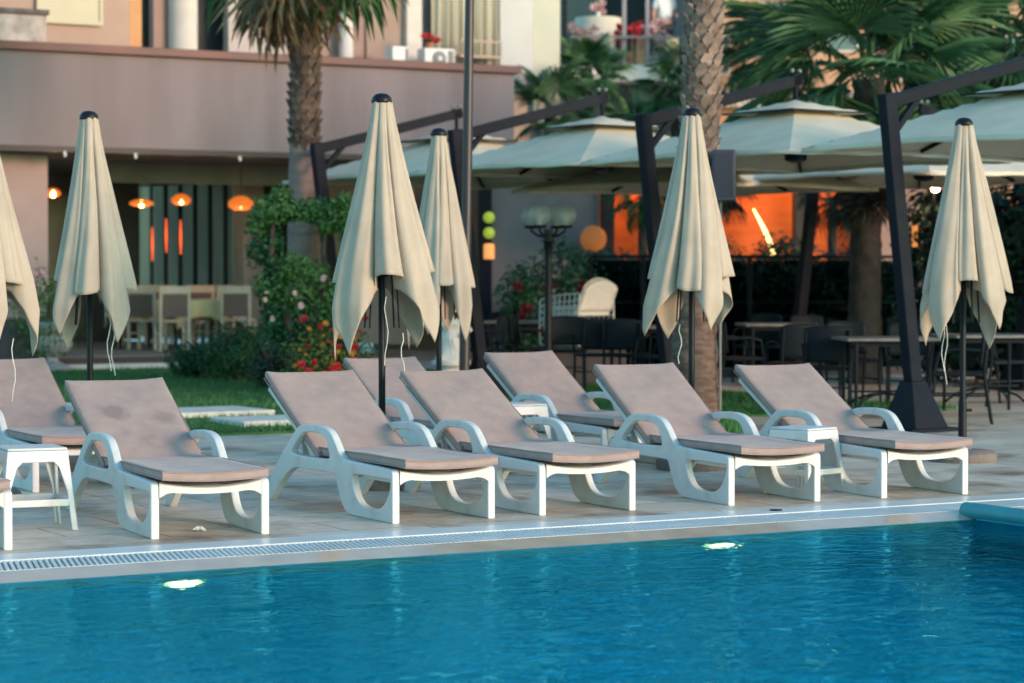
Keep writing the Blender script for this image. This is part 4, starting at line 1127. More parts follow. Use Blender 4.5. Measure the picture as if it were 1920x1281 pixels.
def hedge(name, label, p0, d0, p1, d1, h, depth, m_, n, seed, size=.07, cat='hedge', z0=0.0):
    a, rz, L_ = facing(p0, d0, p1, d1); r = empty(name, a, rz, label, cat); rr = random.Random(seed); mb = MB()
    k_ = max(2, int(L_ / .45))
    for i in range(k_):
        hh = h * rr.uniform(.86, 1.1)
        for zz in ((.3, .75) if h > 1.0 else (.5,)):
            leaf_cloud(mb, (L_ * (i + .5) / k_, rr.uniform(-.1, .1), z0 + hh * zz), .42 * (hh / 1.4 if h > 1 else hh), n // (k_ * 2), size, seed * 50 + i * 2 + int(zz * 10), .3, (.9, depth, 1.05))
    mb.build('foliage', m_, r, smooth=False)
    mb = MB()
    for i in range(k_): x = L_ * (i + .5) / k_; mb.tube([(x, 0, 0), (x + .03, 0, h * .5), (x - .02, 0, h * .85)], [.03, .02, .01], 6)
    mb.build('stems', bark_m, r)
    return r
hedge('tall_hedge', 'dark hedge with spiky top behind the glass fence', 1110, 32.6, 1700, 33.2, 1.72, 1.0, leaf_black_m, 20000, 12, .09)
r = hedge('flowering_hedge', 'dark shrubs with deep red flowers behind the globe lamp post', 940, 31.2, 1110, 31.2, 1.62, .9, leaf_dark_m, 5000, 14)
rr = random.Random(15)
flowers('red_flower', [(rr.uniform(0, 1.2), -.45, rr.uniform(.55, 1.2)) for _ in range(24)], mat('dark_red_petal', (.16, .012, .02), .7), r, .07, 6)
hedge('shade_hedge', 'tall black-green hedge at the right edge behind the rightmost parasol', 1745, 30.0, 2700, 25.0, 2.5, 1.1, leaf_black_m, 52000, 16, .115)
a, rz, L_ = facing(1100, 33.9, 1760, 34.4)  # dark backing added so the fence panes look dark
o = MB().bx(0, L_, 0, .15, 0, 1.48).build('dark_backing', lowwall_m, None, smooth=False, loc=a, rz=rz); tag(o, 'added dark backing screening the orange lit wall behind the glass fence', 'wall')
a, rz, L_ = facing(700, 42.5, 960, 41.5)
o = MB().bx(0, L_, 0, .2, 0, 3.2).build('garden_wall', peach_m, None, smooth=False, loc=a, rz=rz); tag(o, 'beige garden wall between the mauve building and the pavilion', 'wall')
# restaurant pavilion: grey wall, orange wall, dark columns
a, rz, L_ = facing(900, 36.0, 1780, 37.2)
pv = empty('restaurant_pavilion', a, rz, 'low restaurant pavilion with an orange lit wall behind the umbrellas', 'restaurant')
u = L_ / 880.0
MB().bx(0, 215 * u, 0, .2, 0, 2.95).build('grey_wall', greywall_m, pv, smooth=False)
MB().bx(215 * u, 238 * u, .3, .5, 0, 2.95).build('rose_wall', brownwall_m, pv, smooth=False)
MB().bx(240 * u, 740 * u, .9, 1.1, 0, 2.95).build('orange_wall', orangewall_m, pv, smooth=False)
MB().bx(740 * u, 880 * u, .3, .5, 0, 2.95).build('brown_wall', brownwall_m, pv, smooth=False)
MB().bx(-.2, L_ + .2, -.5, 5.0, 2.96, 3.16).build('roof', mat('pavilion_roof', (.30, .26, .23), .85, c2=(.24, .2, .18), scale=2), pv, smooth=False)
for xx in (8, 232, 415, 590, 700): rbox('column', xx * u - .09, xx * u + .09, -.15, .05, 0, 2.955, char if xx == 8 else mat('dark_timber', (.035, .028, .025), .7), pv, .01)
# warm lamps that light the orange wall
def warm(name_pt, power, size=.15, c=(1.0, .42, .12)):
    ld = bpy.data.lights.new('warm_lamp_light', 'POINT'); ld.energy = power; ld.color = c; ld.shadow_soft_size = size
    o = bpy.data.objects.new('warm_lamp_light', ld); col.objects.link(o); o.location = name_pt; return o
def on_pav(p, y, z): # point in front of the pavilion wall
    return pv.matrix_basis @ Vector(((p - 900) * u, y, z))
bpy.context.view_layer.update()
for i, (p, lb) in enumerate(((1200, 'shaded ceiling lamp washing the orange wall left of the palm trunk'), (1385, 'shaded ceiling lamp washing the orange wall by the neon strip'), (1545, 'shaded ceiling lamp washing the orange wall behind the dry skirted palm'))):
    loc = on_pav(p, .35, 0)
    r = empty('ceiling_lamp', loc, rz, lb, 'ceiling lamp', 'ceiling lamps in front of the orange wall')
    MB().lathe([(.05, 2.95), (.05, 2.86), (.10, 2.80), (.10, 2.79), (.03, 2.84)], 16).build('shade', char, r)
    MB().ball((0, 0, 2.80), .04, 12, 8).build('bulb', lamp_glow, r)
    l_ = warm((loc.x, loc.y, 2.68), 8.5, .1); l_.parent = r; l_.matrix_parent_inverse = Matrix.Identity(4)
    l_.location = (0, 0, 2.68)
for (p, q, d_, lb, sd_) in ((1338, 352, 34.9, 'small dark palm with drooping fronds in front of the orange wall near the fat trunk', 81), (1205, 372, 34.9, 'small palm with fronds crossing the left part of the orange wall', 83), (1560, 372, 34.9, 'small dark palm in front of the right part of the orange wall', 85)):
    r = empty('shade_palm', (px(p, d_), d_, 0), 0, lb, 'palm tree', 'small palms before the orange wall'); zc = pz(q, d_)
    trunk_mesh([(0, 0, 0), (0, 0, zc)], [.08, .06], seed=sd_).build('trunk', MATS['dark_trunk'], r)
    mb = MB(); crown(mb, (0, 0, zc), 11, .34, sd_, -60, 25, .3, .6, 20); mb.build('crown', leaf_black_m if sd_ != 83 else leaf_dark_m, r, smooth=False)
# neon arc
r = empty('neon_arc', on_pav(1400, -.1, 0), rz, 'curved glowing yellow neon strip before the orange wall', 'neon strip')
pts = []
for i in range(15):
    t = i / 14; p = 1402 + 42 * math.sin(t * PI / 2 * .95); q = 392 + 108 * t
    pts.append(((p - 1400) / 4508 * 36.5, 0, pz(q, 36.5)))
MB().tube(pts, [.012 + .020 * math.sin(min(1, i / 9) * PI / 2) for i in range(15)], 10).build('tube', neon_m, r)
MB().tube([pts[-1], (pts[-1][0] + .02, 0, 0)], .012, 8).build('stand', black, r)
# round orange wicker lamp
r = empty('round_lamp', on_pav(1100, -.3, 0), rz, 'round orange wicker lamp left of the orange wall', 'lamp')
MB().ball((0, 0, pz(448, 36)), .20, 18, 12).build('shade', mat('amber_weave', (.55, .17, .05), .8, emit=(1, .3, .06), es=.06), r)
MB().tube([(0, 0, 0), (0, 0, pz(470, 36))], .025, 8).build('stem', char, r)
# lanterns on the dark column
zc0 = 35.5
for q, mm, nm, lb, rd in ((408, lime_glow, 'lime_lantern', 'upper lime green globe lantern on the dark column', .085), (437, lime_glow, 'lime_lantern', 'lower lime green globe lantern on the dark column', .085), (472, amber_glow, 'amber_lantern', 'small orange lantern below the two lime green globes', .07)):
    r = empty(nm, (px(917, zc0), zc0, 0), 0, lb, 'lantern', 'lanterns on the dark column')
    z = pz(q, zc0)
    if nm == 'lime_lantern': MB().ball((0, 0, z), rd, 14, 9).build('globe', mm, r)
    else: MB().lathe([(.07, z - .11), (.08, z - .1), (.08, z + .1), (.05, z + .12)], 14).build('globe', mm, r)
    MB().bar((0, 0, z + rd), (0, .4, z + rd + .02), .02, .02).build('bracket', black, r)
# bulbs glowing in the shade at right
for i, (p, q, d_, lb) in enumerate(((1752, 345, 29, 'warm glowing wicker lamp left of the rightmost parasol top'), (1898, 392, 29.5, 'small warm lamp shining through the hedge at the right edge'), (1715, 440, 29.5, 'tall amber lamp glowing right behind the slanting charcoal mast'))):
    r = empty('garden_lamp', (px(p, d_), d_, 0), 0, lb, 'garden lamp', 'warm lamps by the dark hedge')
    z = pz(q, d_)
    if i == 2: MB().tube([(0, 0, z - .15), (0, 0, z + .15)], .035, 10).build('bulb', amber_glow, r)
    else: MB().ball((0, -.03, z - .05), .05, 12, 8).build('bulb', glow('bright_bulb', (1.0, .62, .3), 40.0), r); MB().lathe([(.12, z - .06), (.14, z), (.10, z + .08), (.02, z + .12)], 14).build('shade', shade_m, r)
    MB().tube([(0, .06, 0), (0, .06, z)], .02, 8).build('post', char, r)

# ================================================================== BUILDING WITH THE MAUVE FASCIA (left)
B1 = pool_empty('hotel_building', 'mauve and peach hotel building behind the lawn at left', 'building')
TF = 21.9
SL, SR = -10.0, 12.68
MB().bx(SL, SR, TF, TF + .35, 3.10, 4.40).build('fascia', fascia_m, B1, smooth=False)
MB().bx(SR - .35, SR, TF + .352, 31, 3.10, 4.40).build('side_fascia', fascia_m, B1, smooth=False)
MB().bx(SL, SR + .09, TF - .09, TF + .7, 4.402, 4.52).build('cornice', trim_m, B1, bevel=.01)
MB().bx(SL, SR, TF - .03, TF + .355, 3.02, 3.098).build('under_trim', mat('black_trim', (.012, .013, .015), .5), B1, smooth=False)  # black strip along the lower edge of the fascia
MB().bx(SL, SR, TF + .352, 32, 4.10, 4.398).build('roof_slab', greywall_m, B1, smooth=False)
MB().bx(SL, SR - .36, TF + .36, 30, 3.045, 3.09).build('ceiling', mat('porch_ceiling', (.12, .115, .105), .9), B1, smooth=False)
def s_at(p, t):                                        # s where photo column p meets the plane t
    k_ = (p - 960) / 4508.0
    return (k_ * (OY + t * CA) + t * SA - OX) / (CA - k_ * SA)
def d_at(s_, t): return OY + s_ * SA + t * CA
# ground floor: pillar and glazing
m = MB(); m.bx(SL, s_at(86, 22.6), 22.5, 23.3, .187, 3.02)
m.build('pink_pillar', mat('pink_pillar_render', (.40, .30, .275), .85, c2=(.36, .27, .25), scale=2), B1, smooth=False)
TG = 29.5
MB().bx(s_at(60, TG), s_at(262, TG), TG, TG + .15, .187, 3.043).build('rear_glazing_wall', mat('smoke_panel', (.085, .10, .098), .25, c2=(.12, .13, .125), scale=.8), B1, smooth=False)
# folding door wall running toward the pool
def bp(p, d_):                                         # (s,t) of photo column p at distance d
    dx, dy = px(p, d_) - OX, d_ - OY; return Vector((dx * CA + dy * SA, -dx * SA + dy * CA, 0))
A_, B_ = bp(258, 42.5), bp(452, 40.3)
dv = (B_ - A_); Ld = dv.length; ra = math.atan2(dv.y, dv.x)
gd = MB(); zt_ = 2.98
fd = empty('folding_doors', (0, 0, 0)); fd.parent = B1; fd.location = A_; fd.rotation_euler = (0, 0, ra)
for i in range(8):
    x = Ld * (i / 7.0)
    MB().bx(x - .035, x + .035, -.022, .022, .187, 2.86).build('mullion', black, fd, smooth=False)
for i in range(7):
    x0, x1 = Ld * i / 7 + .05, Ld * (i + 1) / 7 - .05
    MB().bx(x0, x1, -.006, .006, .19, 2.85).build('pane', pane_m, fd, smooth=False)
MB().bx(-.1, Ld + .1, -.06, .06, 2.862, 2.96).build('head_rail', black, fd, smooth=False)
MB().bx(-5.5, Ld + 3.0, 1.1, 1.25, .187, 3.043).build('inner_wall', mat('warm_grey_stone', (.74, .58, .46), .8, c2=(.50, .39, .31), scale=1.4, stretch=(1, 1, .35)), fd, smooth=False)
C_ = bp(492, 39.5); D_ = bp(600, 40.5)
MB().bx(s_at(452, 25.6), s_at(490, 25.6), 25.5, 25.9, .187, 3.043).build('stone_pier', lintel_m, B1, smooth=False)
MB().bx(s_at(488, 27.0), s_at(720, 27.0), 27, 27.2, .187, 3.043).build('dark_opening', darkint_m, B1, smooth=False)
MB().bx(s_at(720, 26.0), SR, 26, 26.2, .187, 3.043).build('rear_wall', brownwall_m, B1, smooth=False)
MB().bx(s_at(205, 24.5), s_at(545, 24.5), 24.5, 24.7, 2.72, 3.043).build('lintel', lintel_m, B1, smooth=False)
# small spotlights on the fascia edge
for p in (120, 252, 447):
    MB().tube([(s_at(p, TF), TF - .05, 3.02), (s_at(p, TF), TF - .08, 2.95)], .022, 8).build('spotlight', acm, B1)
# upper floor, set back
TU = 23.6
def wall(p0, p1, t, z0, z1, name, m_, th=.2, bev=0): return MB().bx(s_at(p0, t), s_at(p1, t) - .003, t, t + th, z0, z1).build(name, m_, B1, smooth=False, bevel=bev)
ZU = 4.40
wall(-120, 246, TU, ZU, 8.5, 'peach_wall', peach_m)
sh = wall(78, 190, TU - .05, pz(40, d_at(s_at(130, TU), TU)), 8.0, 'shutter', shutter_m, .05)
m = MB(); t = TU - .075
s0_, s1_ = s_at(72, t), s_at(196, t); zq = pz(40, d_at(s_at(130, TU), TU))
m.bx(s0_, s1_, t, t + .025, zq - .06, zq); m.bx(s0_, s0_ + .05, t, t + .025, zq, 8); m.bx(s1_ - .05, s1_, t, t + .025, zq, 8)
m.build('frame', shutter_m, sh, smooth=False)
wall(246, 268, TU + .05, ZU, 8.5, 'orange_door_frame', doororange_m)
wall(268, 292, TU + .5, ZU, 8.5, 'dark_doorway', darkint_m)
wall(290, 322, TU + .25, ZU, 8.5, 'rose_jamb', brownwall_m)
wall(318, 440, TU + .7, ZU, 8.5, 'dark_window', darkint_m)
m = MB(); sc_ = s_at(352, TU); m.lathe([(.22, ZU), (.22, 8.5)], 26, (sc_, TU + .15, 0)); m.build('round_pillar', pillar_m, B1)
wall(430, 545, TU + .2, ZU, 8.5, 'lilac_wall', mat('lilac_wall', (.42, .36, .37), .85, c2=(.5, .42, .38), scale=.9))
wall(545, 690, TU + .3, ZU, 8.5, 'rose_wall', brownwall_m)
m = MB(); m.lathe([(.15, ZU), (.15, ZU + .25), (.11, ZU + .3), (.11, 8.5)], 20, (s_at(655, TU), TU + .1, 0)); m.build('white_pillar', pillar_m, B1)
wall(688, 766, TU + .25, ZU, 8.5, 'tan_wall', mat('tan_wall', (.33, .22, .17), .85, c2=(.38, .29, .24), scale=1.2))
wall(764, 792, TU + .12, ZU, 8.5, 'white_pier', pillar_m)
wall(790, 818, TU + .3, ZU, 8.5, 'grey_reveal', greywall_m)
def cur(i, j):
    s_ = s_at(814, TU) + (s_at(940, TU) - s_at(814, TU)) * i / 60
    return Vector((s_, TU + .08 + .05 * math.sin(i * .85) + .02 * math.sin(i * 2.3), ZU + .28 + j * 1.9))
m = MB(); m.grid(cur, 61, 3); o = m.build('curtain', curtain_m, B1); o.modifiers.new('t', 'SOLIDIFY').thickness = .01
wall(812, 945, TU + .4, ZU, 8.5, 'room_wall', shutter_m)
wall(938, 1000, TU, ZU, 8.5, 'pale_grey_wall', mat('pale_grey', (.50, .48, .47), .85, c2=(.56, .54, .52), scale=1))
wall(1000, 1050, TU + .1, ZU - .6, 8.5, 'cream_wall', mat('cream_green_wall', (.56, .54, .42), .85, c2=(.5, .49, .4), scale=1))
# balcony tray
m = MB(); sb0, sb1 = s_at(855, TU - .2), s_at(932, TU - .2)
m.bx(sb0, sb1, TU - .35, TU - .05, ZU + .36, ZU + .40)
for i in range(9): x = sb0 + (sb1 - sb0) * i / 8; m.bar((x, TU - .34, ZU + .38), (x, TU - .34, ZU + .62), .012, .012)
m.bx(sb0, sb1, TU - .352, TU - .33, ZU + .61, ZU + .64); m.build('window_ledge', mat('tan_ledge', (.45, .33, .25), .7), B1, smooth=False)
# things standing on the roof edge
def ac(p, label, wpx, fan=True):
    s_ = s_at(p, TU - .45); r = pool_empty('air_conditioner', label, 'air conditioner'); r.location = st(s_, TU - .45, 4.522)
    W_ = wpx / 4508 * 36.5; H_ = .33
    MB().bx(-W_ / 2, W_ / 2, -.13, .13, 0.03, H_).build('casing', acm, r, bevel=.012)
    if fan:
        o = MB().lathe([(.12, 0), (.12, .012), (.115, .015)], 24).build('fan_grille', acgrey, r); o.rotation_euler = (R(90), 0, 0); o.location = (.02 - W_ * .06, -.131, H_ * .52)
        o = MB().lathe([(.035, 0), (.035, .02), (.03, .022)], 16).build('fan_hub', acm, r); o.rotation_euler = (R(90), 0, 0); o.location = (.02 - W_ * .06, -.14, H_ * .52)
    m = MB()
    m.bx(W_ * .27, W_ * .45, -.1345, -.1305, .06, .30)
    for q in range(5): m.bx(W_ * .28, W_ * .44, -.142, -.1345, .07 + q * .05, .09 + q * .05)
    m.build('louvre_panel', acgrey, r, smooth=False)
    MB().bx(-W_ * .4, -W_ * .3, -.12, .12, 0, .028).build('foot', acgrey, r); MB().bx(W_ * .3, W_ * .4, -.12, .12, 0, .028).build('foot', acgrey, r)
ac(745, 'small white air conditioner casing on the roof edge left of the white pier', 36, False)
ac(818, 'white air conditioner with a round fan on the roof edge under the curtain', 66, True)
s_ = s_at(806, TU - .45)
r = pool_empty('flower_pots', 'pot of red flowers on top of the air conditioner with the fan', 'flower pot'); r.location = st(s_, TU - .45, 4.852)
MB().lathe([(.05, 0), (.07, .08), (.075, .09), (.06, .09)], 14).build('pot', terra_m, r)
leaf_cloud(MB(), (0, 0, .14), .10, 90, .05, 5, .3).build('leaves', leaf_m, r, smooth=False)
flowers('red_flower', [(rr.uniform(-.12, .12), rr.uniform(-.1, 0), rr.uniform(.10, .2)) for _ in range(12)], red_m, r, .06, 8)
# weathered stone trough at top left
s0_, s1_ = s_at(-30, TU - 1.0), s_at(84, TU - 1.0); d0 = d_at(s_at(40, TU - 1), TU - 1)
r = pool_empty('stone_trough', 'weathered stone trough with dark stains on the roof edge at top left', 'trough')
MB().bx(s0_, s1_, TU - 1.15, TU - .75, 4.522, pz(30, d0)).build('body', greystone, r, bevel=.02)
MB().bx(s0_ - .03, s1_ + .03, TU - 1.19, TU - .71, pz(30, d0) + .003, pz(20, d0)).build('rim', mat('dark_lichen_stone', (.10, .075, .07), .9, c2=(.2, .16, .15), scale=5), r, bevel=.015)
# pendant lamps in the restaurant
for i, (p, q, d_, wd, lb) in enumerate(((100, 362, 36.0, .12, 'small orange pendant lamp nearest the pink pillar'), (266, 381, 37.0, .19, 'flat wide orange pendant lamp above the cream chairs'), (340, 375, 38.5, .16, 'round orange pendant lamp in front of the folding doors'), (452, 382, 37.5, .20, 'large orange pendant lamp beside the topiary'))):
    r = empty('pendant_lamp', (px(p, d_), d_, 0), 0, lb, 'pendant lamp', 'orange pendant lamps on the left terrace'); z = pz(q, d_)
    fl = (.45, .9, .85, .62)[0 if i == 1 else 2]
    MB().lathe([(wd * .55, z - wd * fl * .6), (wd, z - wd * fl * .25), (wd * .95, z + wd * fl * .2), (wd * .5, z + wd * fl * .6), (.03, z + wd * fl * .7)], 22).build('shade', shade_m, r)
    MB().ball((0.02, -wd * .72, z - .02), .042, 12, 8, (1, 1, 1.3)).build('bulb', lamp_glow, r)
    l_ = warm((0, 0, 0), 1.6, .12, (1.0, .55, .25)); l_.parent = r; l_.location = (0, -.05, z - wd * fl * .6 - .12)
    MB().tube([(0, 0, z + wd * fl * .6), (0, 0, 2.98)], .006, 6).build('cord', black, r)
# glowing tubes standing for orange streaks reflected in the door glass
for i, (p, q, lb) in enumerate(((286, 458, 'leftmost glowing tube standing for a red streak reflected in the folding doors'), (312, 442, 'middle glowing tube standing for a red streak reflected in the folding doors'), (339, 445, 'right glowing tube standing for a red streak reflected in the folding doors'))):
    d_ = 40.0 - i * .3; r = empty('reflected_streak', (px(p, d_), d_, 0), 0, lb, 'reflected streak', 'glowing tubes standing for reflections in the folding doors'); z = pz(q, d_)
    MB().tube([(0, 0, z - .28), (0, 0, z), (0, 0, z + .28)], [.008, .02, .008], 10).build('tube', red_glow, r)
    MB().tube([(0, .05, .185), (0, .05, z + .25)], .016, 8).build('stand', black, r)
# dark low wall at the left terrace edge
o = MB().bx(-10, s_at(92, 21.6), 21.22, 21.42, 0, .72).build('low_wall', lowwall_m, None, smooth=False, loc=(OX, OY, 0), rz=AZ); tag(o, 'dark grey low wall behind the urn at the left edge', 'wall')

# cream chairs and covered tables on the left terrace
def make_cream_chair():
    r = empty('cream_chair', (0, 0, 0))
    rbox('seat', -.22, .22, -.2, .22, .42, .46, creamwood, r, .01)
    for sx in (-1, 1):
        MB().bar((sx * .21, -.22, 0), (sx * .21, -.27, .95), .042, .042).build('leg', creamwood, r)
        MB().bar((sx * .21, .21, 0), (sx * .21, .20, .42), .042, .042).build('leg', creamwood, r)
    rbox('top_rail', -.23, .23, -.29, -.245, .84, .96, creamwood, r, .01)
    MB().bx(-.19, .19, -.275, -.25, .50, .838).build('back_panel', brownweave, r)
    for sx in (-.21, .21): MB().bar((sx, -.235, .25), (sx, .21, .25), .03, .03).build('stretcher', creamwood, r)
    return r
GCC = 'cream wooden chairs on the left terrace'
CC = [(322, 35.8, 18, 'cream chair turned half sideways in front of the yellow clothed tables'),
      (448, 36.5, -4, 'cream chair with dark woven back nearest the topiary'),
      (376, 38.6, 5, 'cream chair behind the near yellow tablecloth'),
      (255, 38.4, 8, 'cream chair just right of the parasol with loose cords, behind a tablecloth'),
      (300, 39.4, 180, 'cream chair facing out in the second row, below the flat pendant lamp'),
      (276, 36.2, -12, 'cream chair pulled out at the corner of the table beside the parasol cords'),
      (398, 37.4, 60, 'cream chair side on between the two yellow cloths and the grey cloth'),
      (420, 39.6, 180, 'cream chair facing out in the second row, below the large pendant lamp')]
cc0 = make_cream_chair(); tag(cc0, None, 'chair', GCC)
for i, (p, d_, a_, lb) in enumerate(CC):
    o = cc0 if i == 0 else copy_tree(cc0)
    o.location = (px(p, d_), d_, .187); o.rotation_euler = (0, 0, R(a_)); o['label'] = lb
def make_clothed():
    r = empty('dining_table', (0, 0, 0))
    for sx in (-1, 1):
        for sy in (-1, 1): MB().bx(sx * .28 - .03, sx * .28 + .03, sy * .28 - .03, sy * .28 + .03, 0, .70).build('leg', mat('dark_wood', (.03, .02, .018), .6), r)
    rbox('tabletop', -.36, .36, -.36, .36, .70, .735, mat('dark_wood', (.03, .02, .018), .6), r, .004)
    return r
def cloth(parent_loc, label, m_):
    mb = MB(); N = 64; hw = .375
    def g_(i, j):
        a_ = 2 * PI * j / N; c_, s_ = math.cos(a_), math.sin(a_); k_ = hw / max(abs(c_), abs(s_))
        if i < 4: f = i / 3; return Vector((c_ * k_ * f, s_ * k_ * f, .742))
        dn = (i - 3) / 5.0; cor = 1 - abs(abs(abs(c_) - abs(s_)))
        ln = .26 + .20 * max(0, cor) ** 3
        kk = k_ * (1 + .06 * dn + .03 * dn * math.sin(a_ * 12))
        return Vector((c_ * kk, s_ * kk, .742 - ln * dn))
    mb.grid(g_, 9, N, wrap=True)
    o = mb.build('tablecloth', m_, None, loc=parent_loc, rz=R(20)); o.modifiers.new('t', 'SOLIDIFY').thickness = .004
    return tag(o, label, 'tablecloth', 'tablecloths on the left terrace')
GDT = 'covered dining tables on the left terrace'
dt0 = make_clothed(); tag(dt0, None, 'table', GDT)
for i, (p, d_, lb, l2, m_) in enumerate(((370, 36.8, 'dark wooden table under the yellow cloth left of the round bush', 'yellow tablecloth hanging in points left of the round bush', yellowcloth),
                                         (252, 37.0, 'dark wooden table under the yellow cloth beside the loose parasol cords', 'yellow tablecloth beside the loose cords of the left parasol', yellowcloth),
                                         (405, 38.4, 'dark wooden table under the pale grey cloth between cream chairs', 'pale grey tablecloth between the cream chairs', mat('grey_cloth', (.5, .48, .47), .85)))):
    o = dt0 if i == 0 else copy_tree(dt0)
    o.location = (px(p, d_), d_, .187); o.rotation_euler = (0, 0, R(20)); o['label'] = lb
    cloth((px(p, d_), d_, .187), l2, m_)

# ================================================================== SECOND BUILDING (upper right) WITH TERRACE
D2 = 46.0
B2 = empty('terrace_building', (0, D2, 0), R(4), 'building with an upstairs terrace behind the young palms', 'building')
def X(p): return px(p, D2)
MB().bx(X(1010), X(1300), -1.2, 0, pz(163, D2), pz(132, D2)).build('terrace_slab', slabwhite_m, B2, bevel=.02)
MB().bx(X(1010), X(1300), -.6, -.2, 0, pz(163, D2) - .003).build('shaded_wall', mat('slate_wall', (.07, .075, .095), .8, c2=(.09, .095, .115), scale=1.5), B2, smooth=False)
MB().bx(X(940), X(1045), -.4, 0, 0, pz(110, D2)).build('tan_base_wall', peach_m, B2, smooth=False)
MB().bx(X(1015), X(1345), 3.0, 3.2, pz(150, D2), 9.5).build('rear_wall', mat('dark_teal_wall', (.035, .045, .043), .8, c2=(.06, .065, .06), scale=.8), B2, smooth=False)
MB().bx(X(1296), X(1296) + .3, .62, 2.98, 0, 9.5).build('side_wall', greywall_m, B2, smooth=False)
MB().bx(X(1025), X(1160), 2.8, 2.98, pz(60, D2), 9.5).build('green_glazing', mat('olive_glass', (.10, .12, .105), .3, c2=(.13, .14, .12), scale=1), B2, smooth=False)
MB().bx(X(1044), X(1055), -.9, -.8, pz(130, D2), 9.5).build('dark_post', black, B2, smooth=False)
for p in (1160, 1203): MB().bx(X(p) - .035, X(p) + .035, -1.0, -.93, pz(130, D2), 9.5).build('post', mat('mauve_post', (.33, .28, .30), .6), B2, smooth=False)
m = MB()
for i in range(24): x = X(1060) + (X(1295) - X(1060)) * i / 23; m.bar((x, -1.1, pz(131, D2)), (x, -1.1, pz(131, D2) + .5), .012, .012)
m.bx(X(1060), X(1295), -1.12, -1.08, pz(131, D2) + .5, pz(131, D2) + .54); m.build('railing', mat('rail_grey', (.2, .19, .19), .5), B2, smooth=False)
# right wing behind the big palm
MB().bx(X(1290), X(2900), .2, .6, 0, 9.5).build('peach_wing', mat('apricot_wall', (.62, .36, .22), .85, c2=(.52, .29, .18), scale=.8), B2, smooth=False)
for p0, p1, q0, q1 in ((1330, 1375, 60, 140), (1425, 1480, 0, 60), (1560, 1620, 10, 95), (1700, 1760, 60, 150), (1790, 1850, 0, 60), (1880, 1940, 60, 150)):
    o = MB().bx(X(p0), X(p1), .12, .197, pz(q1, D2), pz(q0, D2)).build('window', slabwhite_m, B2, smooth=False)
    MB().bx(X(p0) + .06, X(p1) - .06, .095, .117, pz(q1, D2) + .06, pz(q0, D2) - .06).build('pane', glass_m, o, smooth=False)
MB().bx(X(1290), X(2150), -.2, .197, pz(200, D2), pz(170, D2)).build('string_course', slabwhite_m, B2, smooth=False)
# terrace furnishings
zf = pz(132, D2) + .003
def on2(p, y): return B2.matrix_basis @ Vector((X(p), y, zf))
bpy.context.view_layer.update()
for p, y, mm, lb, rad, h in ((1128, .6, curtain_m, 'round table with cream cloth on the upstairs terrace', .45, 1.05), (1236, -.1, yellowcloth, 'round table with yellow cloth on the upstairs terrace', .36, .62), (1188, -.4, mat('orange_cloth', (.62, .36, .2), .85), 'square table with orange cloth behind the white terrace slab', .36, .55)):
    r = empty('terrace_table', on2(p, y), 0, lb, 'table', 'cloth covered tables on the upstairs terrace')
    n_ = 4 if 'square' in lb else 40
    MB().lathe([(.05, 0), (rad * 1.06, .0), (rad * 1.03, h * .5), (rad, h), (rad * .9, h + .01)], n_).build('cloth', mm, r)
    MB().tube([(0, 0, h + .012), (0, 0, h + .12)], [.05, .035], 10).build('vase', acm, r)
    flowers('flower', [(rr.uniform(-.1, .1), rr.uniform(-.1, .1), h + rr.uniform(.12, .3)) for _ in range(12)], pink_m if n_ == 40 else red_m, r, .09, 9)
for i, (p, y, mm, lb) in enumerate(((1085, -.5, pink_m, 'potted plant with pale pink blooms on the terrace by the dark post'), (1165, -.7, red_m, 'potted plant with red blooms by the left railing post'), (1222, -.6, pink_m, 'potted plant with pink blooms by the right railing post'), (1108, .1, leaf_m, 'leafy potted plant behind the pale pink blooms'))):
    r = empty('potted_plant', on2(p, y), 0, lb, 'potted plant', 'potted plants on the upstairs terrace')
    MB().lathe([(.11, 0), (.16, .24), (.17, .26), (.14, .26)], 16).build('pot', (urn_m, terra_m)[i % 2], r)
    leaf_cloud(MB(), (0, 0, .5), .26, 260, .09, 70 + i, .3).build('leaves', leaf_dark_m, r, smooth=False)
    flowers('bloom', [(rr.uniform(-.25, .25), -rr.uniform(.05, .25), rr.uniform(.35, .75)) for _ in range(16)], mm if mm is not leaf_m else pink_m, r, .09, 20 + i)

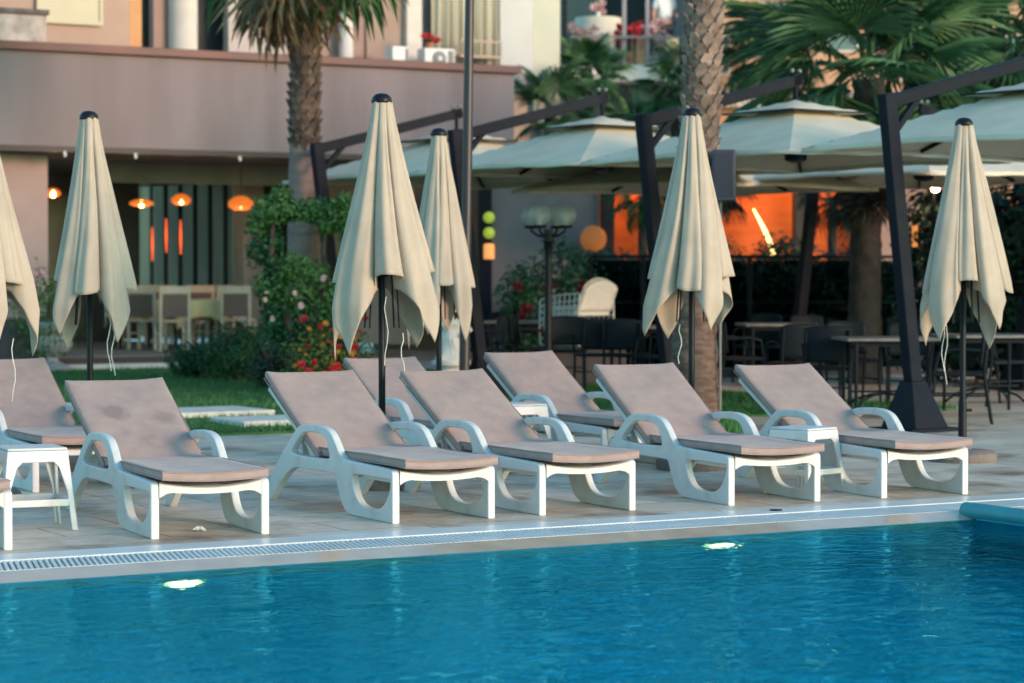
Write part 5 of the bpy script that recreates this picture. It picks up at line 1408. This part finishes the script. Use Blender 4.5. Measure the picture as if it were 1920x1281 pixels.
# person standing on the terrace
def person(loc, rz):
    r = empty('person', loc, rz, 'person in a pale shirt with reddish hair standing on the upstairs terrace', 'person')
    def skin(name, V, E, rad, m_, sub=1):
        me = bpy.data.meshes.new(name); me.from_pydata(V, E, []); o = bpy.data.objects.new(name, me); col.objects.link(o); o.parent = r
        o.modifiers.new('skin', 'SKIN')
        for i, q in enumerate(rad):
            q = q if isinstance(q, tuple) else (q, q)
            me.skin_vertices[0].data[i].radius = q
        me.skin_vertices[0].data[0].use_root = True
        ss = o.modifiers.new('sub', 'SUBSURF'); ss.levels = sub; ss.render_levels = sub + 1
        me.materials.append(m_)
        return o
    # body: pelvis root, legs, torso, neck, head, arms, fingers' palm
    V = [(0, 0, .92), (.09, 0, .90), (.10, .01, .50), (.10, -.01, .08), (.10, -.16, .03), (-.09, 0, .90), (-.10, -.02, .50), (-.11, 0, .08), (-.11, -.15, .03),
         (0, 0, 1.15), (0, 0, 1.38), (0, 0, 1.48), (0, -.01, 1.56), (0, -.02, 1.66),
         (.17, 0, 1.41), (.23, .02, 1.14), (.16, -.20, 1.08), (.12, -.27, 1.08), (-.17, 0, 1.41), (-.23, .03, 1.13), (-.22, -.06, .90), (-.21, -.09, .82)]
    E = [(0, 1), (1, 2), (2, 3), (3, 4), (0, 5), (5, 6), (6, 7), (7, 8), (0, 9), (9, 10), (10, 11), (11, 12), (12, 13), (10, 14), (14, 15), (15, 16), (16, 17), (10, 18), (18, 19), (19, 20), (20, 21)]
    rad = [(.15, .10), .085, .062, .045, .04, .085, .062, .045, .04, (.14, .10), (.16, .10), .055, .075, .075, .06, .043, .032, .03, .06, .043, .032, .03]
    skin('body', V, E, rad, skin_m, 2)
    V2 = [(0, 0, .95), (0, 0, 1.15), (0, 0, 1.39), (0, 0, 1.45), (.17, 0, 1.41), (.21, .01, 1.22), (-.17, 0, 1.41), (-.21, .015, 1.22)]
    E2 = [(0, 1), (1, 2), (2, 3), (2, 4), (4, 5), (2, 6), (6, 7)]
    skin('shirt', V2, E2, [(.17, .12), (.16, .115), (.175, .115), (.075, .075), .075, .062, .075, .062], shirt_m, 2)
    V3 = [(0, 0, .94), (.09, 0, .88), (.10, .01, .50), (.10, 0, .12), (-.09, 0, .88), (-.10, -.02, .50), (-.11, 0, .12)]
    skin('trousers', V3, [(0, 1), (1, 2), (2, 3), (0, 4), (4, 5), (5, 6)], [(.165, .12), .10, .078, .068, .10, .078, .068], trouser_m, 2)
    m = MB(); m.ball((0, .022, 1.665), .108, 16, 10, (.92, 1.0, 1.12)); m.build('hair', hair_m, r)
    m = MB(); m.ball((0, -.055, 1.635), .072, 14, 10, (.95, .75, 1.25)); m.ball((0, -.113, 1.63), .014, 8, 6, (1, 1.2, 1.4)); m.build('face', skin_m, r)
    m = MB()
    for sx in (-.028, .028): m.ball((sx, -.106, 1.655), .009, 8, 6)
    m.bx(-.02, .02, -.108, -.1, 1.588, 1.594); m.build('eyes_and_mouth', mat('dark_feature', (.05, .02, .02), .5), r)
    for sgn, c_ in ((1, (.12, -.27, 1.08)), (-1, (-.21, -.09, .82))):
        m = MB(); d_ = Vector((-.3, -1, -.1)).normalized() if sgn == 1 else Vector((.05, -.25, -1)).normalized(); t = Vector((1, 0, 0)) if sgn == -1 else Vector((0, 0, 1))
        for q in range(4):
            b = Vector(c_) + t * (.022 * (q - 1.5)); L_ = (.062, .074, .070, .055)[q]
            m.tube([b, b + d_ * L_ * .6, b + d_ * L_ + Vector((0, -.012, -.008))], [.0095, .0085, .007], 7)
        m.tube([Vector(c_) - d_ * .03 + t * .03, Vector(c_) + t * .05, Vector(c_) + d_ * .03 + t * .055], [.011, .010, .008], 7)
        m.build('fingers', skin_m, r)
    return r
p_ = on2(1254, .5); pp = person(p_, R(20))
